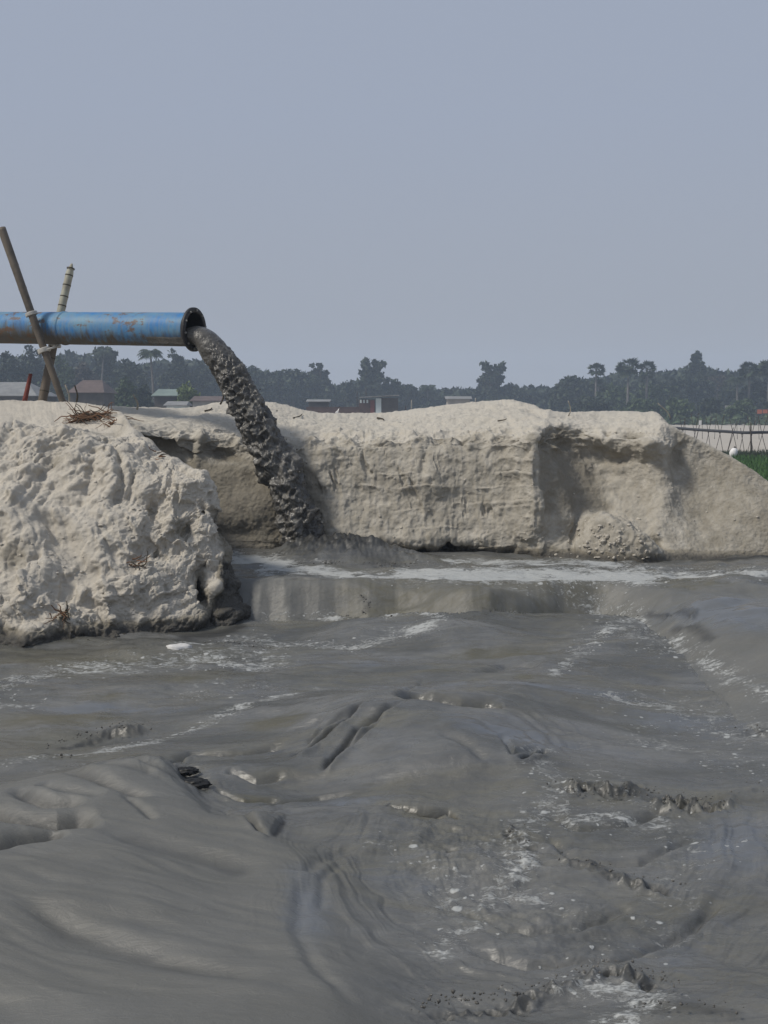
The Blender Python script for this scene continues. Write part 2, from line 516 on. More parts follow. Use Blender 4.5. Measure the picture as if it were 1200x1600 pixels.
TIN = plain('grey_corrugated_tin', (0.21, 0.21, 0.205), 0.7, 0.22, 1.2)
TINGREEN = plain('pale_green_tin', (0.17, 0.215, 0.185), 0.5, 0.15, 1.2)
TINBROWN = plain('rusty_brown_tin', (0.115, 0.085, 0.075), 0.7, 0.25, 1.5)
WALLP = plain('pale_plaster', (0.34, 0.32, 0.29), 0.9, 0.15, 1.2)
WALLD = plain('dark_mat_wall', (0.075, 0.068, 0.062), 0.9, 0.25, 1.4)
BRICKY = plain('dull_brick', (0.085, 0.055, 0.048), 0.9, 0.25, 2)
PAINTW = plain('blue_white_paint', (0.50, 0.56, 0.56), 0.7, 0.08, 2)
DOORR = plain('dark_red_door', (0.16, 0.05, 0.045), 0.7, 0.15, 2)
GLASS = plain('dark_window', (0.03, 0.035, 0.04), 0.25, 0.2, 1)
BARK = plain('tree_bark', (0.09, 0.075, 0.06), 0.95, 0.3, 3)
PALMBARK = plain('palm_bark', (0.13, 0.12, 0.11), 0.95, 0.3, 3)
DRUM = plain('black_pipeline', (0.035, 0.038, 0.045), 0.5, 0.2, 2)
ORANGE = plain('orange_cloth', (0.34, 0.10, 0.05), 0.8, 0.15, 2)

def leaf_material(name, a, b):
    m = M(name)
    info = m.n.new('ShaderNodeNewGeometry')
    n = m.noise(0.35, 3)
    c = m.mix(info.outputs['Random Per Island'], a, b)
    c = m.mix(m.ramp(n, [(0.4, 0.0), (0.65, 0.5)]), c, tuple(x * 0.55 for x in a))
    m.set('Base Color', c).set('Roughness', 0.65).set('Specular IOR Level', 0.3)
    return m.m
LEAF_DARK = leaf_material('dark_leaves', (0.022, 0.034, 0.020), (0.042, 0.058, 0.030))
LEAF_MID = leaf_material('green_leaves', (0.045, 0.070, 0.030), (0.080, 0.115, 0.045))
LEAF_LIGHT = leaf_material('yellow_green_leaves', (0.085, 0.12, 0.040), (0.13, 0.17, 0.055))
LEAF_PALM = leaf_material('palm_leaves', (0.025, 0.040, 0.022), (0.050, 0.070, 0.034))
LEAF_DRY = leaf_material('dull_brown_leaves', (0.075, 0.070, 0.055), (0.11, 0.10, 0.08))

# ------------------------------------------------------------------ far ground
def ground_material():
    m = M('river_sand_flat')
    n = m.noise(0.05, 6, 0.6); n2 = m.noise(1.5, 5, 0.6)
    c = m.mix(n, (0.36, 0.325, 0.275), (0.46, 0.42, 0.36))
    c = m.mix(m.ramp(n2, [(0.5, 0.0), (0.75, 0.4)]), c, (0.25, 0.22, 0.18))
    m.set('Base Color', c).set('Roughness', 0.95)
    return m.m
GZ = -0.30
xs = np.concatenate([np.linspace(-640, -60, 20), np.linspace(-56, 90, 110), np.linspace(95, 640, 20)])
ys = np.concatenate([np.linspace(-40, 13, 6), np.linspace(14, 120, 110), np.linspace(124, 480, 30)])
GX, GY = np.meshgrid(xs, ys, indexing='ij')
GH = GZ + 0.05 * fbm(GX * 0.12, GY * 0.12, 3.0) * sst(14, 18, GY) - sst(16, 14, GY) * 0.9
ground = link('ground', grid_mesh('ground', np.stack([GX, GY, GH], -1)), ground_material())
tag(ground, 'pale flat river sand running back to the trees', kind='structure')

# green field to the right, behind the bank
def field():
    m = M('paddy_soil')
    m.set('Base Color', m.ramp(m.noise(2, 4), [(0.3, (0.030, 0.050, 0.020)), (0.7, (0.045, 0.085, 0.028))])).set('Roughness', 0.9)
    x = np.linspace(8, 44, 40); y = np.linspace(20, 44.6, 40)
    X, Y = np.meshgrid(x, y, indexing='ij')
    Z = GZ + 0.085 + 0.02 * fbm(X * .3, Y * .3)
    Z[0, :] = Z[-1, :] = Z[:, 0] = Z[:, -1] = GZ - 0.1
    o = link('field', grid_mesh('field', np.stack([X, Y, Z], -1)), m.m)
    tag(o, 'bright green field behind the right end of the bank', kind='structure')
    # crop blades
    n = 42000
    px, py = rng.uniform(9, 30, n), rng.uniform(22, 44, n)
    h = rng.uniform(0.10, 0.24, n); a = rng.uniform(0, 2 * math.pi, n); w = 0.022
    base = np.stack([px, py, np.full(n, GZ + 0.08)], -1)
    dx = np.stack([np.cos(a) * w, np.sin(a) * w, np.zeros(n)], -1)
    tip = base + np.stack([rng.normal(0, .05, n), rng.normal(0, .05, n), h], -1)
    V = np.stack([base - dx, base + dx, tip], 1).reshape(-1, 3)
    Fc = np.arange(3 * n).reshape(n, 3)
    gm = leaf_material('paddy_blades', (0.042, 0.098, 0.026), (0.070, 0.150, 0.038))
    g = link('grass', soup('grass', V, Fc), gm)
    tag(g, 'short bright green crop covering the field', 'grass', kind='stuff')
    # rank dark weeds on the far edge of the field
    n = 14000
    px, py = rng.uniform(8, 32, n), rng.uniform(44.8, 50.5, n)
    h = rng.uniform(0.12, 0.42, n) * (0.6 + 0.5 * pn(px * .5, py * .5)); a = rng.uniform(0, 2 * math.pi, n); w = 0.035
    base = np.stack([px, py, np.full(n, GZ - 0.05)], -1)
    dx = np.stack([np.cos(a) * w, np.sin(a) * w, np.zeros(n)], -1)
    tip = base + np.stack([rng.normal(0, .1, n), rng.normal(0, .1, n), h + .05], -1)
    V = np.stack([base - dx, base + dx, tip], 1).reshape(-1, 3)
    g = link('weeds', soup('weeds', V, np.arange(3 * n).reshape(n, 3)), LEAF_DARK)
    tag(g, 'dark strip of weeds between the green field and the sand', 'weeds', kind='stuff')
field()

# ------------------------------------------------------------------ slurry surface
def lip_front(X, px):
    """how wide (in metres) the fall from the upper to the lower level is"""
    return 0.27 + 0.06 * pn(X * 4.5, 1.7) + 0.13 * np.clip(pn(X * 0.9, 4.2), -1, 1) + 3.0 * sst(930, 1230, px) + 0.38 * blob(px, 0, 752, 0, 95, 1) + .12 * blob(px, 0, 575, 0, 26, 1)

def lip_y(X, px):
    return 9.15 - 0.10 * sst(560, 760, px) + 0.16 * pn(X * 0.9, 9.0) + 0.03 * pn(X * 5, 2.0) - 0.25 * sst(980, 1250, px)

def slurry():
    pxs = np.concatenate([np.linspace(-700, -60, 30)[:-1], np.linspace(-60, 1260, 800), np.linspace(1260, 1900, 30)[1:]])
    # rows: even in the picture's height, extra rows on the fall
    rows = np.concatenate([np.linspace(2300, 1640, 20)[:-1], np.linspace(1640, 1010, 470)[:-1], np.linspace(1010, 975, 60)[:-1]])
    Yr = 1.74 * F / (rows - 640)
    Y2 = np.linspace(Yr[-1] + 0.004, 9.5, 230)
    Y3 = np.linspace(9.507, 12.3, 110)
    Yr = np.concatenate([Yr, Y2, Y3])
    PX, Y = np.meshgrid(pxs, Yr, indexing='ij')
    X = (PX - 600) / F * Y / math.cos(PITCH) * 0.995
    ly, wd = lip_y(X, PX), lip_front(X, PX)
    s = np.clip((Y - (ly - wd)) / wd, 0, 1)
    wide = sst(860, 1000, PX)
    lvl = 0.31 * ((1 - wide) * (.6 * np.sin(s * math.pi / 2) ** 0.85 + .4 * s * s * (3 - 2 * s)) + wide * s * s * (3 - 2 * s))
    lvl = lvl - 0.035 * sst(8.6, 7.2, Y) * 0
    px, py = proj(X, Y, lvl)
    Z = lvl.copy()
    lower = sst(1020, 960, py) * 0 + (s < 0.02)
    fall = (s > 0.01) & (s < 0.99)
    # broad, soft relief : horizontal-ish swells crossing the flow
    wx, wy = X + 0.25 * fbm(X * .8, Y * .8, 1.0, 2), Y + 0.2 * fbm(X * .8, Y * .8, 5.0, 2)
    Z += 0.042 * fbm(wx * 0.9, wy * 1.9, 0.3, 3)
    Z += 0.018 * fbm(wx * 2.2, wy * 5.0, 1.3, 3) * (0.4 + 0.6 * sst(1330, 1180, py))
    # central mound and its neighbours
    mound = blob(px, py, 690, 1170, 190, 75)
    Z += 0.17 * mound + 0.07 * blob(px, py, 820, 1080, 150, 30) + 0.06 * blob(px, py, 560, 1140, 110, 45)
    Z += 0.04 * sst(935, 1000, px) * fbm(X * 2.2, Y * 2.4, 41., 3) * sst(1120, 960, py)
    Z += 0.16 * blob(px, py, 755, 950, 85, 22) - 0.05 * blob(px, py, 640, 945, 40, 12) + 0.07 * blob(px, py, 1010, 1010, 120, 40) + 0.05 * blob(px, py, 1120, 970, 120, 40)
    Z += 0.05 * blob(px, py, 560, 1290, 120, 40) - 0.05 * blob(px, py, 500, 1235, 160, 28)
    Z += (s < .02) * (.15 * blob(px, py, 745, 985, 120, 30) + .05 * blob(px, py, 560, 985, 60, 14) + .07 * blob(px, py, 930, 985, 90, 16))
    # hollow behind the mound
    Z -= 0.20 * stroke(px, py, [(630, 1122), (660, 1134), (720, 1137), (790, 1134)], 22, 3.0)
    Z -= 0.05 * stroke(px, py, [(740, 1062), (790, 1046), (850, 1052)], 10, 3)
    # the shoal at the lower left: a smooth fan that stands above the water
    wob = 6 * fbm(X * 1.6, Y * 1.6, 2.2, 3)
    edge = np.interp(px, [-700, 0, 120, 200, 250, 275, 330, 400, 445, 520, 700, 1900],
                     [1280, 1236, 1212, 1192, 1186, 1205, 1262, 1290, 1312, 1340, 1420, 1900]) + wob
    rfade = sst(640, 390, px - (py - 1320) * 0.35 + 4 * wob)
    shoal = sst(-12, 60, py - edge) * rfade
    Z += 0.075 * shoal + 0.055 * blob(px, py, 230, 1290, 190, 60) + 0.04 * blob(px, py, 60, 1400, 200, 90)
    Z += 0.035 * sst(0, 30, py - edge) * sst(150, 20, py - edge) * sst(330, 200, px)
    groove = np.zeros_like(Z); gd = np.zeros_like(Z)
    # grooves across the shoal, dark soft troughs
    for pts, w, d in (([(195, 1205), (215, 1222), (250, 1238), (300, 1247)], 15, .022),
                      ([(150, 1230), (190, 1240), (250, 1252)], 15, .020),
                      ([(100, 1232), (140, 1255), (190, 1275), (240, 1290)], 16, .032),
                      ([(60, 1262), (100, 1278), (170, 1290)], 14, .020),
                      ([(20, 1265), (45, 1285), (80, 1298), (140, 1298)], 16, .034),
                      ([(-40, 1300), (20, 1318), (90, 1325), (160, 1318)], 28, .060),
                      ([(-40, 1372), (30, 1352), (110, 1340)], 18, .045),
                      ([(150, 1335), (260, 1360), (340, 1375), (410, 1400)], 36, .022),
                      ([(0, 1440), (110, 1490), (230, 1520), (330, 1548), (440, 1570)], 34, .018),
                      ([(190, 1285), (225, 1308), (245, 1322)], 8, .015)):
        gr = stroke(px, py, pts, w, 2.6)
        gd = np.maximum(gd, d * gr); groove = np.maximum(groove, min(1, d / .045) * gr)
    Z -= 1.35 * gd
    th = 0.33
    u, v = X * math.cos(th) - Y * math.sin(th) * 1.0, X * math.sin(th) + Y * math.cos(th)
    u2, v2 = u + .1 * fbm(X, Y, 7.), v + .14 * fbm(X * 0.9, Y * 0.9, 2., 3)
    Z += shoal * (0.012 * fbm(u2 * 0.9, v2 * 5.5, 3.3, 3) + 0.004 * fbm(u2 * 3, v2 * 17, 3.7, 2))
    # drawn-out flow grooves
    flow = [([(455, 1195), (490, 1182), (530, 1168), (575, 1142)], 6, .045), ([(500, 1215), (530, 1198), (560, 1178), (640, 1148)], 6, .035),
            ([(520, 1205), (570, 1185), (600, 1168)], 5, .02), ([(470, 1180), (520, 1160), (600, 1138)], 5, .02),
            ([(620, 1115), (650, 1090), (662, 1070)], 6, .012), ([(680, 1192), (735, 1212), (760, 1225)], 9, .012),
            ([(262, 1190), (300, 1178), (380, 1180), (450, 1172)], 6, .03), ([(268, 1215), (262, 1198), (290, 1185)], 6, .03),
            ([(350, 1210), (400, 1222), (450, 1215)], 5, .02), ([(330, 1235), (380, 1250), (440, 1243)], 5, .02),
            ([(400, 1258), (440, 1248), (500, 1240), (560, 1242)], 5, .015), ([(410, 1275), (450, 1262), (520, 1252)], 4, .012),
            ([(345, 1262), (380, 1300), (418, 1338)], 8, .03), ([(600, 1268), (640, 1274), (700, 1280)], 6, .03),
            ([(470, 1290), (560, 1280), (620, 1266)], 5, .012), ([(780, 1185), (800, 1215), (850, 1195)], 6, .02),
            ([(850, 1270), (900, 1300), (980, 1290), (1080, 1250)], 10, .02), ([(840, 1300), (900, 1345), (1000, 1350), (1100, 1310)], 10, .018),
            ([(700, 1400), (790, 1440), (900, 1440), (1010, 1400)], 12, .014), ([(700, 1460), (820, 1500), (960, 1490), (1080, 1440), (1150, 1370)], 14, .02),
            ([(480, 1400), (470, 1440), (465, 1480), (490, 1540), (560, 1600)], 14, .011), ([(560, 1330), (500, 1360), (475, 1400)], 12, .012),
            ([(540, 1345), (505, 1400), (500, 1450)], 9, .01)]
    for pts, w, d in flow:
        gr = stroke(px, py, pts, w, 2.2)
        Z -= 1.5 * d * gr; groove = np.maximum(groove, .55 * min(1, d / .03) * gr)
        Z += 0.5 * d * stroke(px, py - w * 0.9, pts, w * 1.2, 2.2)
    # current lines wound round the basin and round the eddy at the lower right
    def swirl(cx, cy, rx, ry, f, fa, seed, o=3):
        dx, dy = (px - cx) / rx, (py - cy) / ry
        wq = 0.12 * fbm(px * .008, py * .013, seed, 3)
        return fbm((np.hypot(dx, dy) + wq) * f, np.arctan2(dy, dx) * fa, seed, o)
    q = np.hypot((px - 470) / 230.0, (py - 1225) / 62.0)
    Z += 0.013 * swirl(470, 1225, 230, 62, 9, 1.3, 2.0) * np.exp(-((q - 0.8) / 0.55) ** 2) * sst(.2, .6, q) * sst(660, 480, px) * (1 - .5 * shoal)
    q2 = np.hypot((px - 900) / 330.0, (py - 1330) / 190.0)
    Z += 0.012 * swirl(900, 1330, 330, 190, 11, 1.1, 5.0, 4) * np.exp(-((q2 - 0.8) / 0.6) ** 2) * sst(.15, .5, q2) * sst(1240, 1310, py)
    q3 = np.hypot((px - 690) / 200.0, (py - 1190) / 80.0)
    Z += 0.012 * swirl(690, 1260, 220, 110, 10, .8, 8.0) * np.exp(-((q3 - 0.8) / 0.45) ** 2) * sst(1215, 1180, py)
    # ripples
    rr = sst(520, 700, px) * sst(1160, 1300, py)
    gust = sst(-.25, .45, fbm(X * 1.1, Y * 1.1, 12., 2))
    Z += (0.003 + 0.014 * rr * gust) * fbm(wx * 8 + Y, wy * 13 - X * 2, 3.1, 4) * (1 - 0.85 * shoal)
    Z += 0.005 * rr * (ridged(wx * 4, wy * 7, 2.2, 3) - 1) * (1 - shoal)
    mid = sst(1190, 1060, py) * (s < 0.02)
    Z += 0.010 * mid * fbm(wx * 2.4, wy * 11, 8.8, 3) + 0.010 * mid * gust * ridged(wx * 3.5, wy * 11, 4.4, 3)
    # the fall: vertical streaks and lumps
    Z += (fall & (s < .9)) * (0.005 * fbm(X * 14, Y * 2, 2.0, 3) * sst(1010, 940, px) + 0.03 * fbm(X * 2.2, Y * 2.2, 6.0, 2))
    Z += 0.012 * (s > 0.98) * fbm(X * 4, Y * 9, 5.5, 3)

    # churned ridges: jagged, scalloped little waves
    ridges = [([(860, 1236), (905, 1246), (960, 1250), (1000, 1248), (1050, 1262), (1110, 1268), (1190, 1246)], 17, .085),
              ([(800, 1228), (830, 1222), (858, 1208)], 8, .03), ([(810, 1296), (795, 1312), (830, 1330), (820, 1372)], 12, .05),
              ([(870, 1352), (905, 1352), (950, 1366), (1000, 1384), (1080, 1394)], 14, .05),
              ([(640, 1590), (690, 1580), (740, 1574), (800, 1568), (850, 1548), (910, 1528), (960, 1522), (1020, 1538), (1060, 1550)], 18, .060),
              ([(1000, 1584), (1080, 1578), (1180, 1600)], 18, .03),
              ([(70, 1168), (110, 1158), (160, 1142), (190, 1136), (250, 1138)], 9, .05), ([(50, 1190), (90, 1184), (120, 1182)], 6, .03),
              ([(1000, 962), (1050, 966), (1100, 972)], 18, .07), ([(1040, 988), (1090, 1000), (1120, 1020)], 18, .05),
              ([(535, 966), (575, 972), (620, 968)], 10, .05), ([(566, 930), (574, 945), (568, 962)], 8, .04),
              ([(500, 880), (540, 872), (590, 880), (650, 882)], 14, .04), ([(450, 868), (480, 875), (500, 872)], 16, .03),
              ([(320, 1004), (360, 1006), (420, 1010)], 10, .035), ([(1140, 1142), (1180, 1146), (1230, 1140)], 10, .035),
              ([(60, 990), (200, 1008), (330, 998)], 6, .01)]
    ch = np.zeros_like(Z); chs = np.zeros_like(Z)
    for pts, w, d in ridges:
        m_ = stroke(px, py, pts, w, 2.0)
        ch = np.maximum(ch, m_); chs += d * m_
    act = chs > 0.002
    f1, f2 = worley(X[act] * 17, Y[act] * 17, 0.5)
    g1, g2 = worley(X[act] * 30, Y[act] * 30, 3.5)
    xa, ya = X[act], Y[act]
    patchy = sst(-.45, .35, fbm(xa * 2.3, ya * 3.2, 21., 3))
    spike = np.clip(0.15 + 1.5 * (f1 - 0.42) + 0.9 * fbm(xa * 9, ya * 9, 1., 3) + 0.9 * (g1 - .45), -.6, 3)
    Z[act] += chs[act] * patchy * spike * np.where(py[act] < 1200, .45, .88)
    pits = np.zeros_like(Z)
    pits[act] = patchy * np.clip(chs[act] / .05, 0, 1) * sst(.25, -.35, spike)
    # dents
    Z -= 0.09 * blob(px, py, 289, 1207, 20, 5) + 0.10 * blob(px, py, 303, 1226, 22, 8)
    # thin crusted slab with a raised broken edge
    Z += 0.03 * blob(px, py, 408, 1296, 38, 20)
    Z += 0.035 * blob(px, py, 405, 1300, 42, 26) * sst(440 - (py - 1295) * 0.5 + 4, 440 - (py - 1295) * 0.5 - 6, px)

    # the boil where the jet lands
    boil = blob(px, py, 490, 868, 60, 7) + .9 * blob(px, py, 570, 872, 55, 6) + .35 * blob(px, py, 640, 876, 40, 4)
    bact = boil > .02
    b1, _ = worley(X[bact] * 9 + .5 * pn(X[bact] * 5, Y[bact] * 5), Y[bact] * 5, 1.5); b2, _ = worley(X[bact] * 26, Y[bact] * 18, 2.5)
    Z[bact] += boil[bact] * (.13 + .10 * np.minimum(b1, .6) + .05 * (b2 - .4) + .04 * fbm(X[bact] * 6, Y[bact] * 6, 3., 2))
    pits[bact] = np.maximum(pits[bact], np.clip(boil[bact] * 1.5, 0, 1) * sst(.55, .15, b1))
    ch = np.maximum(ch, 1.6 * np.clip(boil, 0, 1))

    # attributes
    foam = np.zeros_like(Z)
    fw, fw2 = fbm(X * 2.2, Y * 3, 31., 3), fbm(X * 2.2, Y * 3, 37., 3)
    for pts, w, a in (([(420, 888), (500, 892), (600, 906), (700, 896), (900, 900), (1050, 897), (1230, 899)], 17, .82),
                      ([(640, 900), (800, 905), (1000, 902)], 26, 1.0),
                      ([(700, 875), (800, 880), (980, 884)], 10, .75), ([(365, 870), (440, 882), (520, 895)], 12, .9),
                      ([(395, 962), (450, 964), (530, 966)], 14, 1.0), ([(600, 975), (660, 968), (690, 995), (640, 1003)], 12, .9),
                      ([(800, 970), (900, 973), (1000, 975)], 7, .95), ([(640, 1000), (560, 1010), (400, 1000), (280, 1010)], 16, .72),
                      ([(0, 1075), (90, 1050), (200, 1040), (330, 1030), (440, 1030)], 26, .72),
                      ([(0, 1100), (60, 1100)], 14, .6), ([(20, 1195), (130, 1180), (260, 1152), (340, 1125), (440, 1100), (500, 1085)], 12, .78),
                      ([(70, 1215), (130, 1202)], 9, .6), ([(300, 1085), (420, 1080)], 30, .5),
                      ([(940, 980), (1010, 1010), (1080, 1030), (1140, 1060), (1200, 1090)], 44, .66), ([(985, 985), (1005, 975), (1010, 990)], 12, .9),
                      ([(870, 1065), (900, 1030), (950, 1000)], 16, .7), ([(960, 1100), (1050, 1105), (1200, 1150)], 40, .62),
                      ([(840, 1215), (880, 1255), (830, 1290), (800, 1330), (760, 1400)], 36, .70), ([(900, 1290), (960, 1280), (1030, 1290)], 24, .78),
                      ([(830, 1325), (800, 1375), (825, 1360)], 18, .85), ([(700, 1400), (740, 1430), (700, 1480)], 40, .62),
                      ([(880, 1545), (960, 1548), (1020, 1565), (960, 1590)], 34, .80), ([(600, 1338), (640, 1340), (900, 1420)], 34, .5),
                      ([(880, 1230), (1100, 1330), (1000, 1480), (900, 1520)], 90, .45), ([(455, 1478), (470, 1490), (490, 1530)], 10, .7),
                      ([(780, 905), (900, 930), (950, 960)], 60, .85), ([(1000, 1150), (1200, 1200)], 60, .5)):
        up = py < 912
        wgt = stroke(px + 10 * fw, py + 5 * fw2, pts, w * (1.0 if w > 40 else 1.5), 2.2, False)
        foam = np.maximum(foam, a * (1.22 if pts[0][1] < 912 else .95) * wgt)
    foam *= (1 - 0.8 * shoal) * (1 - .45 * fall * sst(1000, 950, px))
    olive = np.zeros_like(Z)
    for cx, cy, rx, ry, a in ((790, 1028, 90, 9, 1), (90, 1125, 110, 12, .9), (160, 1095, 60, 8, .6), (290, 1068, 50, 8, .9), (430, 1142, 60, 12, .9),
                              (480, 1090, 30, 7, .9), (680, 1058, 40, 6, .8), (400, 1246, 50, 7, .9), (660, 1280, 50, 8, .8), (1080, 912, 110, 12, .6),
                              (680, 1045, 30, 6, .6), (980, 1140, 50, 8, .6), (880, 1040, 60, 8, .4), (60, 1230, 90, 18, .4), (820, 1075, 20, 4, .9), (100, 1030, 200, 26, .55), (60, 1150, 120, 30, .5), (120, 1190, 160, 14, .5), (330, 1025, 90, 12, .5), (700, 892, 700, 9, .35), (1080, 905, 100, 14, .6), (600, 1235, 60, 8, .4), (980, 1140, 60, 10, .5)):
        olive = np.maximum(olive, a * blob(px, py, cx, cy, rx, ry))
    olive = np.maximum(olive, 0.55 * fall * sst(480, 560, px) * sst(1010, 900, px))
    wet_shade = np.maximum(0.58 * ch, 0.98 * pits)  # pits get painted shade, ridges a darker tone
    wet_shade = np.maximum(wet_shade, 0.78 * groove)  # grooves coloured darker along their run
    for cx, cy, rx, ry, a in ((289, 1207, 20, 6, .9), (303, 1226, 22, 9, .9)):
        wet_shade = np.maximum(wet_shade, a * blob(px, py, cx, cy, rx, ry))  # shade inside the two holes, painted dark
    for pts, w, a in (([(640, 1125), (665, 1136), (720, 1138), (785, 1134)], 14, .8), ([(445, 1290), (440, 1305), (425, 1330)], 4, 1.0),  # painted shade of the hollow behind the mound, then dark cracks
                      ([(808, 1222), (830, 1208), (842, 1206), (856, 1198)], 4, 1.0), ([(620, 1270), (650, 1275), (700, 1272), (718, 1284)], 3.5, .9),
                      ([(495, 1184), (530, 1168), (560, 1150)], 3, .6), ([(260, 998), (340, 990), (395, 975)], 16, .8), ([(-60, 1020), (100, 1022), (260, 1006)], 12, .45),
                      ([(1070, 876), (1130, 877), (1230, 877)], 4, .9), ([(345, 1262), (365, 1285), (400, 1318), (418, 1338)], 3, .7), ([(258, 1200), (262, 1190), (290, 1184)], 3, .6), ([(800, 966), (840, 968), (900, 970)], 3, .5), ([(640, 1060), (760, 1046), (790, 1044)], 4, .35), ([(600, 1268), (612, 1262)], 3, .6)):
        wet_shade = np.maximum(wet_shade, a * stroke(px, py, pts, w, 2.2))
    Z -= 0.05 * stroke(px, py, [(808, 1222), (830, 1208), (842, 1206), (856, 1198)], 5, 2.2) + 0.05 * stroke(px, py, [(620, 1270), (650, 1275), (700, 1272), (718, 1284)], 4, 2.2)
    me = grid_mesh('slurry_pool', np.stack([X, Y, Z], -1))
    attr(me, 'foam', foam); attr(me, 'olive', olive); attr(me, 'wet_shade', wet_shade); attr(me, 'silt', np.maximum(0.75 * shoal, .7 * fall))
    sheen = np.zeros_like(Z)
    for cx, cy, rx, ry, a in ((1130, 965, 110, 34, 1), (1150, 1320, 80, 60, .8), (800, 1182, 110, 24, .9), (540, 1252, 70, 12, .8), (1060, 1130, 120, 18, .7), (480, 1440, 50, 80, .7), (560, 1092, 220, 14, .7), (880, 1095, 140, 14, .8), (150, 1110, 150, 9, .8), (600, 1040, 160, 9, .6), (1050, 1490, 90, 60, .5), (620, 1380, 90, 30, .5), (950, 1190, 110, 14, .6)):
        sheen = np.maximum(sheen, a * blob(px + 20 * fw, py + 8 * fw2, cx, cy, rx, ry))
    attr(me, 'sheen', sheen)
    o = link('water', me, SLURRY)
    tag(o, 'grey sand slurry spreading in smooth mounds and muddy currents with foam', kind='structure')
    return ridges
RIDGES = slurry()

# ------------------------------------------------------------------ banks
def loft(stations, nu, nv, u_knots=None):
    """stations: (n, K, 3) -> (nu, nv, 3)"""
    S = np.array(stations, float)
    t = np.linspace(0, len(S) - 1, nu) if u_knots is None else u_knots
    A = cubic(S, t)                                  # nu, K, 3
    B = cubic(np.swapaxes(A, 0, 1), nv)              # nv, nu, 3
    return np.swapaxes(B, 0, 1)

def down(p, y, z): return np.array((p[0] * y / p[1], y, z))

def fit_crest(V, tv, xs, ys, r0, r1, xmax):
    """raise or lower the top of a bank, station by station, to the height its skyline has"""
    px, py = proj(V[..., 0], V[..., 1], V[..., 2])
    k = np.argmin(py, axis=1); n = len(k)
    top = py[np.arange(n), k]; x = px[np.arange(n), k]; Yc = V[np.arange(n), k, 1]
    d = top - np.interp(x, xs, ys)
    w = 41; ker = np.hanning(w); ker /= ker.sum()
    d = np.convolve(np.pad(d, w // 2, 'edge'), ker, 'valid')
    d = np.where((x > xs[0]) & (x < xmax), d, 0.0)
    d = np.convolve(np.pad(d, w // 2, 'edge'), ker, 'valid')
    V = V.copy()
    V[..., 2] += (d * Yc / F)[:, None] * sst(r0, r1, tv)[None, :]
    return V

